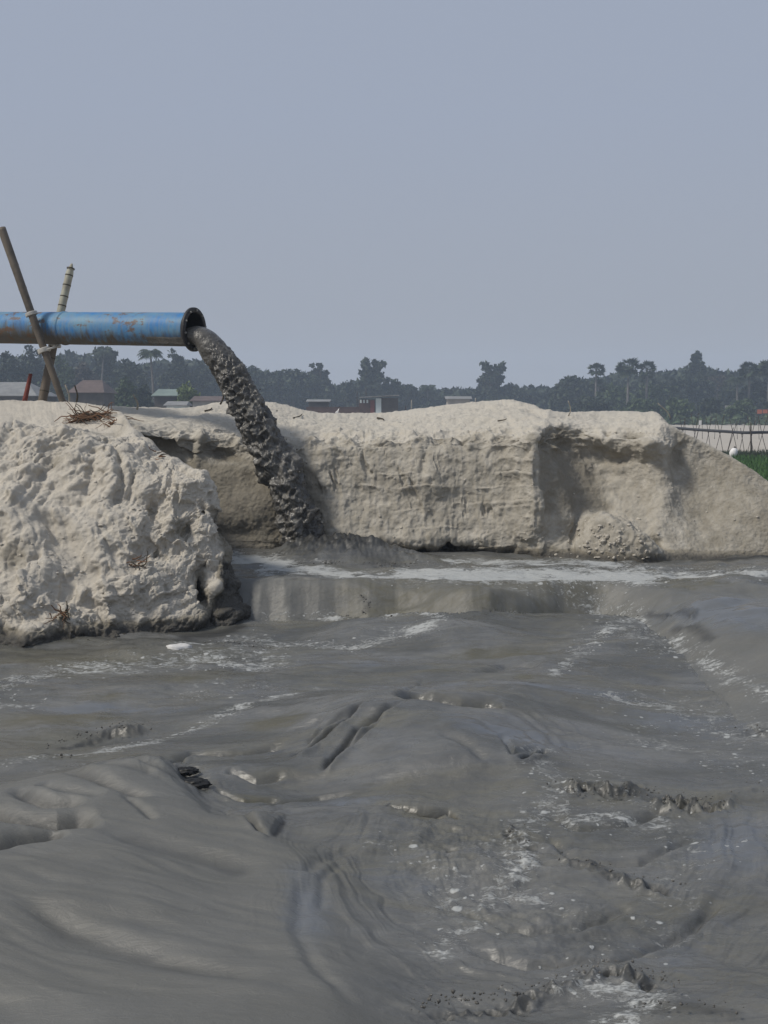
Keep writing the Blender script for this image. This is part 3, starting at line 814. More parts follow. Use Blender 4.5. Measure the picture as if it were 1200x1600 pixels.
def left_bank():
    S = []
    def st(w, *rest, tail=None):
        p0 = at(*w)
        rows = [np.array((p0[0] * (w[2] - .25) / w[2], w[2] - .25, -0.45)), p0] + [at(*r) for r in rest]
        rows += tail
        S.append(rows)
    # waterline, lower, mid, upper, lip, crest, plateau back, back foot
    st((-500, 1030, 7.4), (-490, 940, 7.8), (-480, 830, 8.3), (-480, 730, 8.9), (-480, 660, 9.6), (-480, 636, 10.4), tail=[at(-480, 624, 12.5), np.array((-7.4, 15, -0.5))])
    st((-220, 1020, 7.7), (-210, 935, 8.0), (-210, 830, 8.45), (-210, 730, 8.95), (-210, 662, 9.6), (-210, 638, 10.4), tail=[at(-210, 624, 12.5), np.array((-6.0, 15, -0.5))])
    st((-50, 1016, 7.87), (-50, 930, 8.12), (-50, 830, 8.5), (-50, 728, 9.0), (-50, 664, 9.65), (-50, 640, 10.4), tail=[at(-50, 624, 12.5), np.array((-5.0, 15, -0.5))])
    st((70, 1012, 7.95), (70, 930, 8.18), (70, 835, 8.52), (70, 735, 9.0), (72, 670, 9.6), (74, 643, 10.3), tail=[at(74, 625, 12.4), np.array((-4.2, 15, -0.5))])
    st((170, 1002, 8.15), (176, 930, 8.34), (180, 842, 8.62), (182, 750, 9.02), (180, 688, 9.5), (172, 655, 10.1), tail=[at(150, 634, 11.8), np.array((-3.6, 14.6, -0.5))])
    st((262, 992, 8.42), (262, 930, 8.55), (262, 855, 8.75), (262, 785, 9.0), (262, 738, 9.25), (252, 706, 9.65), tail=[at(240, 720, 10.3), np.array((-2.25, 11.3, 0.1))])
    st((318, 986, 8.55), (312, 930, 8.68), (312, 865, 8.82), (314, 805, 8.98), (308, 764, 9.08), (304, 735, 9.3), tail=[at(300, 765, 9.9), np.array((-1.75, 10.2, -0.2))])
    st((350, 985, 8.62), (340, 935, 8.74), (336, 868, 8.92), (334, 810, 9.05), (326, 770, 9.12), (320, 738, 9.25), tail=[at(326, 770, 9.65), np.array((-1.60, 9.9, -0.3))])
    st((385, 978, 8.85), (358, 940, 8.88), (356, 868, 9.02), (347, 812, 9.12), (334, 775, 9.2), (326, 745, 9.32), tail=[at(330, 800, 9.55), np.array((-1.45, 9.7, -0.35))])
    st((396, 966, 9.12), (372, 930, 9.08), (360, 866, 9.12), (349, 818, 9.2), (337, 785, 9.26), (328, 752, 9.36), tail=[at(334, 830, 9.5), np.array((-1.38, 9.6, -0.4))])
    st((390, 958, 9.36), (370, 930, 9.28), (358, 872, 9.25), (348, 826, 9.28), (337, 792, 9.31), (327, 760, 9.38), tail=[at(336, 850, 9.46), np.array((-1.36, 9.55, -0.45))])
    n = len(S)
    NU, NV = 620, 430
    tu = np.concatenate([np.linspace(0, 2, 100)[:-1], np.linspace(2, n - 1, NU)])
    tv = np.concatenate([np.linspace(0, 1, 16)[:-1], np.linspace(1, 6, NV)[:-1], np.linspace(6, 8, 70)])
    V = loft(S, None, tv, tu)
    N = normals(V)
    if N[300, 200, 1] > 0: N = -N
    X, Y, Z = V[..., 0], V[..., 1], V[..., 2]
    px, py = proj(X, Y, Z)
    face = sst(0, 1.2, tv)[None, :] * sst(7.0, 6.0, tv)[None, :]
    # large slump lobes, gullies
    top = 0.25 + 0.75 * sst(5.6, 4.6, tv)[None, :]
    D = 0.09 * fbm(X * 1.4, Y * 1.4, Z * 1.4, 3) * face * top
    # slumped slabs: rounded lumps with sharp creases between them, running down to the right
    def billow(a, b, c, o=4, g=.5):
        t, am = 0.0, 1.0
        for i in range(o):
            t = t + am * (np.abs(pn(a + 3.1 * i, b + 7.7 * i, c + 1.9 * i)) * 2 - .55); a, b, c, am = a * 2.1, b * 2.1, c * 2.1, am * g
        return t
    wX, wZ = X + .25 * fbm(X * 1.3, Y, Z * 1.3, 2), Z + .25 * fbm(X * 1.3 + 5, Y, Z * 1.3, 2)
    # two sets of slides: one runs down to the left, one down to the right
    dl, dr = wX * .75 + wZ * .66, wX * .75 - wZ * .66
    mixn = sst(-.15, .2, fbm(X * .9, Y * .9, Z * .9 + 7, 2))
    D += 0.075 * (billow(dl * 2.6, Y * .8, dr * 1.0, 3, .5) * mixn + billow(dr * 2.6, Y * .8 + 4, dl * 1.0, 3, .5) * (1 - mixn)) * face * top
    for cx, cy, rx, ry, a, rot in ((85, 705, 34, 18, -.13, -.6), (10, 870, 40, 22, -.10, .1), (45, 850, 20, 25, -.05, 0), (170, 720, 32, 26, .09, 0), (178, 735, 14, 34, .03, 0),
                                   (292, 818, 13, 22, -.12, 0), (275, 820, 22, 16, .07, 0), (232, 800, 26, 18, -.03, 0), (215, 810, 20, 16, .08, 0),
                                   (150, 830, 50, 30, .06, .4), (300, 760, 26, 10, .05, 0), (330, 835, 10, 12, .06, .4), (45, 930, 40, 22, .07, 0),
                                   (210, 700, 22, 9, .06, 0), (140, 935, 14, 12, -.05, 0), (160, 780, 40, 12, .05, .2), (120, 700, 30, 12, .07, -.5), (230, 905, 50, 30, .05, 0),
                                   (345, 880, 14, 30, .05, 0), (318, 920, 7, 28, -.16, -.12), (333, 915, 6, 12, .06, 0), (338, 950, 9, 22, -.10, .1), (372, 958, 12, 14, .04, 0), (350, 965, 8, 6, -.07, 0)):
        D += a * blob(px, py, cx, cy, rx, ry, rot) * face
    for pts, w, a in (([(175, 690), (185, 720), (192, 760), (170, 800)], 6, -.07), ([(210, 740), (204, 765), (200, 780)], 5, -.06), ([(95, 700), (60, 735), (30, 755)], 9, -.05),
                      ([(60, 790), (100, 830), (130, 870), (150, 910)], 16, -.05), ([(0, 770), (60, 790), (110, 790)], 10, .04),
                      ([(300, 850), (260, 870), (230, 850), (200, 860)], 8, -.045), ([(155, 700), (140, 745), (120, 790)], 9, -.04), ([(265, 775), (235, 790), (245, 820)], 6, -.05),
                      ([(230, 840), (280, 850), (320, 846)], 6, .04), ([(165, 900), (170, 950), (175, 985)], 6, .03), ([(120, 880), (100, 930), (40, 985)], 12, -.035),
                      ([(330, 800), (345, 812), (352, 840)], 5, -.06), ([(345, 862), (352, 900), (350, 930)], 6, -.05), ([(190, 650), (205, 665), (230, 690)], 6, -.03)):
        D += a * stroke(px, py, pts, w, 1.0) * face
    V = V + N * D[..., None]
    N = normals(V)
    if N[300, 200, 1] > 0: N = -N
    X, Y, Z = V[..., 0], V[..., 1], V[..., 2]
    low = sst(2.2, 1.0, tv)[None, :]
    smooth_zone = np.clip(blob(px, py, 60, 800, 70, 60) + blob(px, py, 110, 880, 50, 60, .5) + 0.7 * sst(5.4, 6.2, tv)[None, :], 0, 1)
    rough = (1 - 0.75 * smooth_zone) * face
    patch = sst(-.35, .35, fbm(X * 1.2 + 3, Y * 1.2, Z * 1.2, 3))
    wX, wY, wZ = X + .06 * fbm(X * 5, Y * 5, Z * 5, 2), Y + .06 * fbm(X * 5 + 9, Y * 5, Z * 5, 2), Z + .06 * fbm(X * 5, Y * 5 + 9, Z * 5, 2)
    dl, dr = wX * .75 + wZ * .66, wX * .75 - wZ * .66
    D = 0.030 * (billow(dl * 7, wY * 3, dr * 3.2, 4, .58) * mixn + billow(dr * 7, wY * 3, dl * 3.2, 4, .58) * (1 - mixn)) * rough * (.4 + .6 * patch)
    # broken facets: planes with hard edges
    c1, c2 = worley(wX * 5, wY * 5, wZ * 5)
    D += 0.020 * np.minimum(c2 - c1, .45) * rough
    c1, c2 = worley(wX * 13, wY * 13, wZ * 12)
    D += 0.012 * np.minimum(c2 - c1, .4) * rough * (1 - .5 * patch)
    g1, g2 = worley(wX * 15, wY * 15, wZ * 14)
    D += 0.014 * (0.45 - g1) * rough * sst(.0, .4, fbm(X * 1.7, Y * 1.7, Z * 1.7 + 4, 2))
    D += 0.015 * fbm(wX * 9, wY * 9, wZ * 9, 4) * (.3 + .7 * rough)
    D -= 0.022 * sst(.86, 1.0, 1 - np.abs(pn(wX * 2.6 + wZ, wY * 2.6, wZ * 2.2 + 5))) * patch * face      # cracks
    D += 0.008 * fbm(X * 28, Y * 28, Z * 28, 3) * (0.4 + 0.6 * rough)
    # small ledges (bedding) on the tip
    D += 0.015 * np.sin(Z * 26 + 2 * fbm(X * 2, Y * 2, Z, 2)) * sst(240, 300, px) * face
    # slumped pits
    pit = sst(.30, .55, fbm(X * 3.1 + 9, Y * 3.1, Z * 4.1, 3))
    D -= 0.035 * pit * rough
    D += 0.016 * fbm(X * 5, Y * 5, Z * 5, 4) + 0.02 * ridged(X * 3, Y * 3, Z * 3, 3) * sst(4.6, 5.2, tv)[None, :] - .06 * blob(px, py, 185, 660, 22, 7, .4)
    V = V + N * (D * (0.55 + 0.45 * sst(6.2, 5.2, tv)[None, :]))[..., None]
    V = fit_crest(V, tv, [-200, 0, 60, 110, 150, 185], [625, 625, 626, 628, 632, 645], 4.6, 6.2, 200)
    Z = V[..., 2]
    wet_shade = 1.0 * sst(0.16 + 0.05 * fbm(X * 3, Y * 3, 0.), 0.03, Z)
    wet_shade = np.maximum(wet_shade, 0.9 * sst(0.30, 0.05, Z) * sst(270, 340, px))
    wet_shade = np.maximum(wet_shade, 1.0 * sst(332, 352, px + 12 * fbm(X * 5, Y * 5, Z * 5, 2)) * sst(862, 885, py))       # undercut tip, soaked
    wet_shade = np.maximum(wet_shade, 0.98 * blob(px, py, 318, 915, 8, 30, -.12))  # narrow crack coloured nearly black
    wet_shade = np.maximum(wet_shade, 0.5 * sst(335, 350, px))  # right end coloured darker
    for cx, cy, rx, ry, a in ((20, 860, 34, 20, .45), (285, 825, 18, 18, .55), (100, 960, 14, 9, .8), (85, 712, 18, 14, .4), (170, 655, 50, 8, .3)):  # hollows and root spots coloured darker
        wet_shade = np.maximum(wet_shade, a * blob(px, py, cx, cy, rx, ry))
    wet_shade = np.maximum(wet_shade, 0.35 * sst(9.45, 9.9, V[..., 1]) * sst(200, 260, px))
    me = grid_mesh('sand_bank', V)
    attr(me, 'wet_shade', wet_shade)
    o = link('sand_bank', me, SAND_NEAR)
    tag(o, 'crumbling pale sand bank with clods and an undercut soaked tip, below the bamboo poles', kind='structure')
    return V
LB = left_bank()

def back_bank():
    S, K = [], []
    def st(px, wy, *rest, back=None, zb=0.31):
        """rest: low, mid, upper, lip, crest as (px, py, Y)"""
        Yw = (CAMZ - zb) * F / (wy - 640)
        p0 = at(px, wy, Yw)
        rows = [np.array((p0[0] * (Yw - .3) / Yw, Yw - .3, -0.35)), p0] + [at(*r) for r in rest]
        c = rows[-1]
        b = back if back else (c[1] + 1.6, c[2] - 0.10)
        rows += [np.array((c[0] * b[0] / c[1], b[0], b[1])), np.array((c[0] * 17.5 / c[1], 18.0, -0.6))]
        S.append(rows); K.append(px)
    st(60, 862, (60, 830, 11.1), (60, 760, 11.3), (60, 690, 11.6), (60, 655, 11.9), (60, 640, 12.2))
    st(150, 862, (150, 835, 11.0), (150, 760, 11.1), (150, 690, 11.3), (150, 655, 11.5), (150, 636, 12.0))
    st(215, 862, (215, 835, 11.0), (215, 760, 11.1), (215, 695, 11.15), (215, 660, 11.2), (215, 635, 11.9))
    st(270, 862, (270, 835, 11.05), (270, 765, 11.2), (270, 712, 11.4), (270, 670, 11.3), (270, 637, 12.0))
    st(330, 862, (330, 835, 11.0), (330, 770, 11.15), (330, 715, 11.35), (330, 672, 11.45), (330, 632, 12.2))
    st(385, 862, (385, 838, 10.98), (385, 775, 11.1), (385, 720, 11.3), (385, 675, 11.6), (385, 628, 12.5))
    st(440, 861, (440, 840, 11.0), (440, 780, 11.1), (440, 725, 11.25), (440, 680, 11.45), (440, 630, 12.5))
    st(500, 859, (500, 842, 10.95), (500, 770, 11.1), (500, 712, 11.26), (500, 678, 11.55), (500, 645, 12.4))
    st(570, 857, (570, 838, 10.9), (570, 768, 11.08), (570, 705, 11.22), (570, 672, 11.52), (570, 645, 12.6))
    st(650, 859, (650, 835, 10.85), (650, 765, 11.0), (650, 705, 11.14), (650, 672, 11.45), (650, 640, 12.5))
    st(730, 862, (730, 838, 10.85), (730, 765, 10.95), (730, 705, 11.06), (730, 668, 11.40), (730, 630, 12.4))
    st(790, 866, (790, 830, 10.72), (790, 765, 10.8), (790, 705, 10.94), (790, 665, 11.25), (790, 625, 12.3))
    st(826, 868, (828, 830, 10.58), (828, 765, 10.60), (828, 705, 10.72), (832, 668, 10.95), (826, 632, 12.0))
    st(838, 869, (838, 830, 10.60), (840, 765, 10.62), (842, 705, 10.75), (846, 668, 10.95), (846, 640, 11.6))
    st(846, 870, (846, 830, 10.64), (849, 765, 10.68), (852, 705, 10.84), (854, 666, 11.05), (854, 641, 11.5))
    st(862, 870, (866, 830, 10.72), (868, 765, 10.82), (870, 705, 11.02), (868, 664, 11.2), (866, 644, 11.5))
    st(900, 872, (900, 832, 10.86), (902, 765, 11.08), (902, 705, 11.34), (900, 668, 11.36), (898, 645, 11.6))
    st(945, 875, (945, 830, 10.78), (945, 768, 11.22), (945, 715, 11.44), (945, 672, 11.24), (945, 643, 11.7))
    st(1000, 877, (1000, 835, 10.62), (1000, 775, 11.02), (1000, 722, 11.18), (1000, 675, 11.02), (1000, 643, 11.5))
    st(1035, 877, (1035, 838, 10.55), (1035, 775, 10.85), (1035, 728, 11.00), (1030, 685, 11.0), (1024, 648, 11.3))
    st(1075, 876, (1075, 840, 10.55), (1075, 785, 10.9), (1072, 738, 11.08), (1066, 702, 11.15), (1060, 674, 11.3), back=(12.2, 1.1))
    st(1130, 875, (1130, 842, 10.5), (1130, 795, 10.75), (1127, 757, 10.95), (1124, 728, 11.08), (1120, 705, 11.25), back=(12.0, 0.9))
    st(1195, 875, (1195, 846, 10.45), (1195, 812, 10.6), (1195, 785, 10.75), (1195, 765, 10.9), (1195, 748, 11.05), back=(11.8, 0.6))
    st(1270, 874, (1270, 852, 10.45), (1270, 832, 10.55), (1270, 816, 10.65), (1270, 804, 10.75), (1270, 796, 10.85), back=(11.6, 0.3))
    st(1400, 874, (1400, 868, 10.4), (1400, 862, 10.5), (1400, 856, 10.6), (1400, 850, 10.7), (1400, 846, 10.8), back=(11.6, 0.1))
    st(1800, 880, (1800, 876, 10.4), (1800, 872, 10.5), (1800, 868, 10.6), (1800, 864, 10.7), (1800, 860, 10.8), back=(11.6, 0.0))
    K = np.array(K, float)
    want = np.concatenate([np.linspace(60, 300, 130)[:-1], np.linspace(300, 1240, 880)[:-1], np.linspace(1240, 1800, 60)])
    tu = np.interp(want, K, np.arange(len(K)))
    tv = np.concatenate([np.linspace(0, 1, 12)[:-1], np.linspace(1, 5, 250)[:-1], np.linspace(5, 6.3, 110)[:-1], np.linspace(6.3, 8, 30)])
    V = loft(S, None, tv, tu)
    N = normals(V)
    if N[500, 100, 1] > 0: N = -N
    X, Y, Z = V[..., 0], V[..., 1], V[..., 2]
    px, py = proj(X, Y, Z)
    row = tv[None, :] + 0 * X
    face = sst(0.6, 1.2, row) * sst(7.2, 6.3, row)
    midwall = sst(470, 520, px) * sst(850, 835, px)
    D = 0.07 * fbm(X * 1.1, Y * 1.1, Z * 1.1, 3) * face
    D += 0.022 * (ridged(X * 2.1, Y * 2.1, Z * 1.6 + 3, 3) - 1) * face * (0.5 + 0.5 * sst(840, 900, py) + 0.5 * sst(4.2, 5.2, row))
    # horizontal ledges and vertical flutes on the cut wall
    led = np.zeros_like(X)
    wl_ = 16 * fbm(X * .9, 1.0, Z * .9, 3)
    for k_, (yy, a) in enumerate(((700, .030), (718, .022), (741, .045), (747, .03), (763, .040), (788, .022), (797, .025), (812, .030), (834, .045))):
        t = py - (yy + wl_ * (.5 + .1 * k_) + 3 * pn(X * 5, yy * .3))
        led += .6 * a * np.exp(-np.abs(t) / 4.5) * (t > -2.5) * sst(.0, .35, fbm(X * 1.9, yy * 0.37 + 3, 0., 2))
    D += led * midwall * face
    fz = fbm(X * 7 + .9 * pn(X * 2, Z * 2), 0.5, Z * 1.6, 4)
    D -= 0.055 * sst(.22, .6, fz) * midwall * sst(688, 715, py) * sst(835, 790, py) * sst(-.1, .35, pn(X * 1.4, .3, Z * 3.0))
    D += 0.010 * fbm(X * 18, .2, Z * 5, 3) * midwall
    D += 0.020 * fbm(X * 3.5, Y * 3, Z * 4.5, 3) * midwall
    upz = sst(720, 690, py) * sst(645, 662, py) * face
    D += 0.07 * (ridged(X * 2.6, Y * 2.6, Z * 3.4 + 9, 3) - .9) * upz * (1 - .5 * sst(860, 940, px))
    for cx, cy, rx, ry, a, rot in ((525, 705, 30, 8, .06, 0), (640, 672, 16, 16, .07, 0), (600, 690, 30, 6, .05, 0), (722, 690, 5, 6, -.08, 0), (736, 698, 12, 5, .05, 0),
                                   (663, 725, 6, 22, -.06, .12), (580, 844, 60, 10, .06, 0), (660, 842, 50, 9, .10, 0), (700, 850, 7, 8, -.10, 0), (770, 852, 50, 10, .06, .1), (795, 862, 12, 6, -.09, -.5), (668, 858, 12, 4, -.08, 0),
                                   (230, 690, 40, 22, -.10, .2), (345, 705, 40, 14, -.07, .3), (195, 655, 18, 10, .10, 0), (312, 690, 9, 40, .10, 0), (300, 672, 40, 8, .05, 0), (400, 790, 45, 30, .10, 0), (360, 835, 60, 14, -.06, 0),
                                   (882, 680, 26, 18, -.06, .5), (985, 665, 18, 12, -.08, 0), (1018, 690, 20, 30, .05, 0), (948, 665, 4, 8, -.09, 0), (965, 735, 30, 10, .05, 0),
                                   (1062, 720, 18, 40, -.02, 0), (1100, 790, 60, 40, -.06, .4), (950, 846, 48, 26, .26, .3), (1005, 862, 34, 14, .14, .3), (893, 840, 4, 26, -.06, 0), (1027, 845, 16, 5, -.08, .5), (1040, 800, 26, 30, .05, 0), (975, 780, 40, 24, .04, 0),
                                   (838, 740, 5, 8, -.05, 0), (842, 790, 8, 30, .06, 0)):
        D += a * blob(px, py, cx, cy, rx, ry, rot) * face
    D *= 0.30 + 0.70 * sst(5.8, 4.9, row)
    for pts, w, a in (([(720, 672), (733, 664), (742, 672)], 4, -.04), ([(808, 720), (822, 705), (832, 695)], 5, -.04), ([(900, 660), (915, 672), (930, 682)], 4, -.03),
                      ([(860, 720), (880, 780), (885, 830)], 8, .05), ([(1040, 760), (1060, 800), (1090, 850)], 12, .03), ([(1060, 690), (1058, 730), (1064, 760)], 7, -.04)):
        D += a * stroke(px, py, pts, w, 1.0) * face
    V = V + N * D[..., None]
    N = normals(V)
    if N[500, 100, 1] > 0: N = -N
    X, Y, Z = V[..., 0], V[..., 1], V[..., 2]
    smooth = sst(1030, 1075, px) * 0.8 + sst(470, 400, px) * 0.45 * sst(700, 740, py)
    rough = (1 - np.clip(smooth, 0, 1)) * face
    f1, f2 = worley(X * 8, Y * 8, Z * 7)
    mnd = np.clip(blob(px, py, 950, 840, 60, 32) + blob(px, py, 650, 848, 120, 10) + blob(px, py, 990, 862, 50, 12), 0, 1)
    D = 0.03 * (0.5 - f1) * rough * (0.35 + mnd) + 0.018 * fbm(X * 7, Y * 7, Z * 7, 3) * (0.4 + 0.6 * rough) * face
    D += 0.03 * (ridged(X * 3.4, Y * 3.4, Z * 3.4, 3) - 1) * rough * (0.3 + 0.5 * mnd)
    D += 0.006 * fbm(X * 30, Y * 30, Z * 30, 2) * face
    g1, g2 = worley(X * 20, Y * 20, Z * 20)
    D += 0.025 * (0.5 - g1) * mnd
    V = V + N * D[..., None]
    V = fit_crest(V, tv, [60, 150, 215, 300, 345, 380, 430, 460, 500, 560, 600, 640, 700, 760, 800, 826, 850, 880, 940, 990, 1025, 1045, 1060, 1100, 1150, 1200, 1250],
                  [636, 634, 636, 637, 627, 626, 628, 637, 645, 645, 645, 640, 632, 626, 624, 630, 639, 644, 642, 642, 645, 658, 672, 691, 717, 751, 788], 4.0, 5.6, 1245)
    X, Y, Z = V[..., 0], V[..., 1], V[..., 2]
    nz = 10 * fbm(X * 1.5, Y * 1.5, Z * 1.5, 3)
    wet_shade = 0.30 * midwall * sst(672, 700, py + nz) * sst(870, 840, py) * sst(840, 780, px + nz)          # freshly cut face, damp
    wet_shade = np.maximum(wet_shade, 0.30 * sst(655, 690, py + nz) * face)
    wet_shade = np.maximum(wet_shade, 0.66 * sst(535, 480, px + 1.5 * nz) * sst(715, 760, py + nz + (px - 400) * .1))  # soaked by the spray behind the jet
    wet_shade = np.maximum(wet_shade, 0.68 * blob(px, py, 235, 695, 50, 24) ); wet_shade = np.maximum(wet_shade, 0.66 * blob(px, py, 345, 708, 55, 18, .25))  # niches left of the jet: their shade is painted on
    wet_shade = np.maximum(wet_shade, 0.62 * sst(450, 380, px) * sst(690, 740, py + nz))
    wet_shade = np.maximum(wet_shade, 0.68 * blob(px, py, 878, 672, 26, 20, .5)); wet_shade = np.maximum(wet_shade, 0.66 * sst(840, 850, px) * sst(900, 860, px) * sst(830, 870, py))  # shade under the overhang at the scoop's top left, painted dark
    wet_shade = np.maximum(wet_shade, 0.50 * sst(945, 880, px - (py - 660) * .35 + nz * 1.5) * sst(838, 850, px) * sst(650, 665, py) * sst(830, 790, py)); wet_shade = np.maximum(wet_shade, 0.5 * blob(px, py, 985, 668, 22, 12)); wet_shade = np.maximum(wet_shade, 0.45 * blob(px, py, 1062, 710, 26, 40))  # shaded left half of the scoop painted darker, plus small dents
    
    wet_shade = np.maximum(wet_shade, 0.40 * sst(1040, 1080, px) * sst(690, 730, py)); wet_shade = np.maximum(wet_shade, 0.33 * mnd)
    wet_shade = np.maximum(wet_shade, 0.90 * sst(0.31 + 0.13 + 0.04 * fbm(X * 4, Y * 4, 1.), 0.31 + 0.01, Z))
    wet_shade = np.maximum(wet_shade, 0.8 * blob(px, py, 700, 855, 12, 9)); wet_shade = np.maximum(wet_shade, 0.8 * blob(px, py, 795, 866, 20, 5)); wet_shade = np.maximum(wet_shade, .75 * blob(px, py, 1027, 845, 14, 5, .5))  # dents at the foot coloured darker
    wet_shade *= sst(6.2, 5.6, row)
    me = grid_mesh('sand_bluff', V)
    attr(me, 'wet_shade', wet_shade)
    o = link('sand_bluff', me, SAND_FAR)
    tag(o, 'long steep sand bank behind the falling slurry, scooped hollow towards its right end', kind='structure')
    return V
BB = back_bank()

def surf_at(V, px, py):
    """nearest bank vertex (first seen from the camera) to a photo pixel"""
    a, b = proj(V[..., 0], V[..., 1], V[..., 2])
    d = np.hypot(a - px, b - py)
    near = d < max(3.0, d.min() + 1.5)
    yy = np.where(near, V[..., 1], 1e9)
    i = np.unravel_index(np.argmin(yy), yy.shape)
    return V[i]

# ------------------------------------------------------------------ discharge pipe
MOUTH = at(305, 515, 11.35)
LEFT = at(0, 512, 12.28)
ax = (MOUTH - LEFT); ax /= np.linalg.norm(ax)
PR = 0.174
def pipe():
    root = empty('discharge_pipe', MOUTH, 'blue rust-stained steel dredge pipe with black flanged mouth held up by crossed bamboo', 'pipe')
    Xa = Vector(ax); Za = Vector((0, 0, 1)); Za = (Za - Xa * Za.dot(Xa)).normalized(); Ya = Za.cross(Xa)
    root.rotation_euler = Matrix((Xa, Ya, Za)).transposed().to_euler()
    def ring(x, r, seg=64):
        return [(x, r * math.cos(2 * math.pi * k / seg), r * math.sin(2 * math.pi * k / seg)) for k in range(seg)]
    def lathe(name, prof, mat, seg=64):
        V, Q = [], []
        for x, r in prof: V += ring(x, r, seg)
        for i in range(len(prof) - 1):
            for k in range(seg):
                Q.append((i*seg + k, i*seg + (k+1) % seg, (i+1)*seg + (k+1) % seg, (i+1)*seg + k))
        return link(name, py_mesh(name, V, Q), mat, root)
    rs = [( -0.03, PR), (-0.6, PR)] + [(-0.6 - i * 0.1, PR * (1 + 0.004 * math.sin(i * 1.7))) for i in range(1, 45)]
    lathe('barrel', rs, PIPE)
    lathe('barrel_lining', [(-0.004, PR - .004), (-2.5, PR - .006), (-2.5, .001)], INSIDE)
    lathe('weld_seam', [(-1.655, PR), (-1.648, PR + .007), (-1.635, PR + .009), (-1.622, PR + .007), (-1.615, PR)], PIPE)
    fo, fi = 0.226, PR + 0.003
    lathe('flange', [(-0.032, fi), (-0.032, fo - .004), (-0.028, fo), (-0.004, fo), (0.0, fo - .004), (0.0, fi + .004), (-0.004, fi), (-0.032, fi)], IRON)
    lathe('neck', [(-0.07, PR + .001), (-0.055, PR + .010), (-0.033, PR + .012)], IRON)
    bolt = None
    for k in range(10):
        a = 2 * math.pi * (k + .35) / 10; r = 0.198
        if bolt is None:
            V, Q = tube_arrays([(0.0005, 0, 0), (0.014, 0, 0)], 0.0105, 6)
            bolt = py_mesh('bolt', V, Q, False); bolt.materials.append(BOLT)
        b = bpy.data.objects.new('bolt', bolt); COL.objects.link(b); b.parent = root
        b.location = (0, r * math.cos(a), r * math.sin(a))
pipe()

# ------------------------------------------------------------------ slurry jet
def jet():
    # centre line from inside the mouth down to the pool, radius in the picture grows
    c0 = MOUTH + np.array((0, 0, -0.080)) - ax * 0.50
    P = [c0, MOUTH + np.array((0, 0, -0.080)) - ax * 0.12, MOUTH + np.array((0, 0, -0.075)) + ax * 0.07,
         at(336, 550, 11.26), at(361, 586, 11.20), at(387, 632, 11.13), at(412, 682, 11.06), at(438, 738, 11.0),
         at(460, 792, 10.94), at(473, 838, 10.90), at(481, 868, 10.88), at(485, 890, 10.87)]
    rad = [.085, .088, .105, .134, .142, .156, .168, .176, .184, .192, .215, .26]
    radb = [.150, .150, .150, .152, .150, .158, .168, .176, .184, .192, .215, .26]
    n, seg = 420, 260
    t = np.linspace(0, len(P) - 1, n)
    C = cubic(np.array(P), t); r = cubic(np.array(rad)[:, None], t)[:, 0]; rb = cubic(np.array(radb)[:, None], t)[:, 0]
    tan = np.gradient(C, axis=0); tan /= np.linalg.norm(tan, axis=1, keepdims=True)
    s0 = np.cross(tan, np.array([0.45, 0.9, 0])); s0 /= np.linalg.norm(s0, axis=1, keepdims=True)   # in-plane normal
    b0 = np.cross(tan, s0)
    th = np.linspace(0, 2 * math.pi, seg, endpoint=False)
    d = np.cos(th)[None, :, None] * s0[:, None] + np.sin(th)[None, :, None] * b0[:, None]
    V = C[:, None] + np.cos(th)[None, :, None] * s0[:, None] * r[:, None, None] + np.sin(th)[None, :, None] * b0[:, None] * rb[:, None, None]
    fall = sst(2.2, 4.5, t)[:, None]
    X, Y, Z = V[..., 0], V[..., 1], V[..., 2]
    arc = np.cumsum(np.linalg.norm(np.gradient(C, axis=0), axis=1))[:, None] + 0 * X
    cx, sy = d[..., 0] * .19, d[..., 1] * .19
    # scalloped hollows, finer at the top, coarser as it falls
    A = X + .045 * fbm(X * 7, Y * 7, Z * 7, 3)
    f1, _ = worley(A * 14, Y * 14, Z * 13); f1 = np.minimum(f1, .66)
    g1, _ = worley(A * 30 + 3, Y * 30, Z * 34)
    h1, _ = worley(A * 8 + 7, Y * 8, Z * 9); h1 = np.minimum(h1, .68)
    co = sst(3.5, 9, t)[:, None]
    D = (f1 - .45) * .085 * (0.5 + .5 * fall) + (g1 - .45) * .026 * (1 - .5 * co) + (h1 - .45) * .105 * co
    D += 0.045 * fbm(X * 4, Y * 4, Z * 3, 2) * (.4 + co) + .006 * fbm(X * 45, Y * 45, Z * 45, 2)
    D *= (0.10 + 0.90 * fall) * (.75 + .6 * np.clip(fbm(X * 3 + 4, Y * 3, Z * 3.5, 2) + .3, -.3, .8))
    D += .012 * fbm(A * 60, Y * 60, Z * 26, 3) * fall
    # outflying tongues on the left edge
    for i0, a0 in ((4.95, .07), (5.9, .04), (7.0, .05), (8.3, .05), (9.0, .03)):
        D += a0 * np.exp(-((t[:, None] - i0) / .13) ** 2) * np.clip(-d[..., 0], 0, 1) ** 3 * (0.5 + f1)
    V = V + d * D[..., None]
    me = grid_mesh('slurry_jet', np.swapaxes(V, 0, 1), closed_u=True)
    o = link('slurry_jet', me, JET)
    tag(o, 'thick dark grey column of sand slurry falling from the blue pipe into the pool', 'slurry')
    # stray drops torn off its edges
    Cd, Sd = [], []
    for _ in range(240):
        i = int(n * random.uniform(.34, .97)); a = random.uniform(0, 2 * math.pi)
        k = random.random() ** 2 * .10 * (.4 + i / n)
        p = C[i] + (math.cos(a) * s0[i] + math.sin(a) * b0[i]) * (r[i] * 1.02 + k)
        Cd.append(p + np.array((random.gauss(0, .01), 0, random.gauss(0, .02)))); Sd.append(random.uniform(.0025, .008))
    lumps('slurry_drops', Cd, Sd, JET, 'stray drops of slurry flying beside the falling column', 'drops', 1.3)

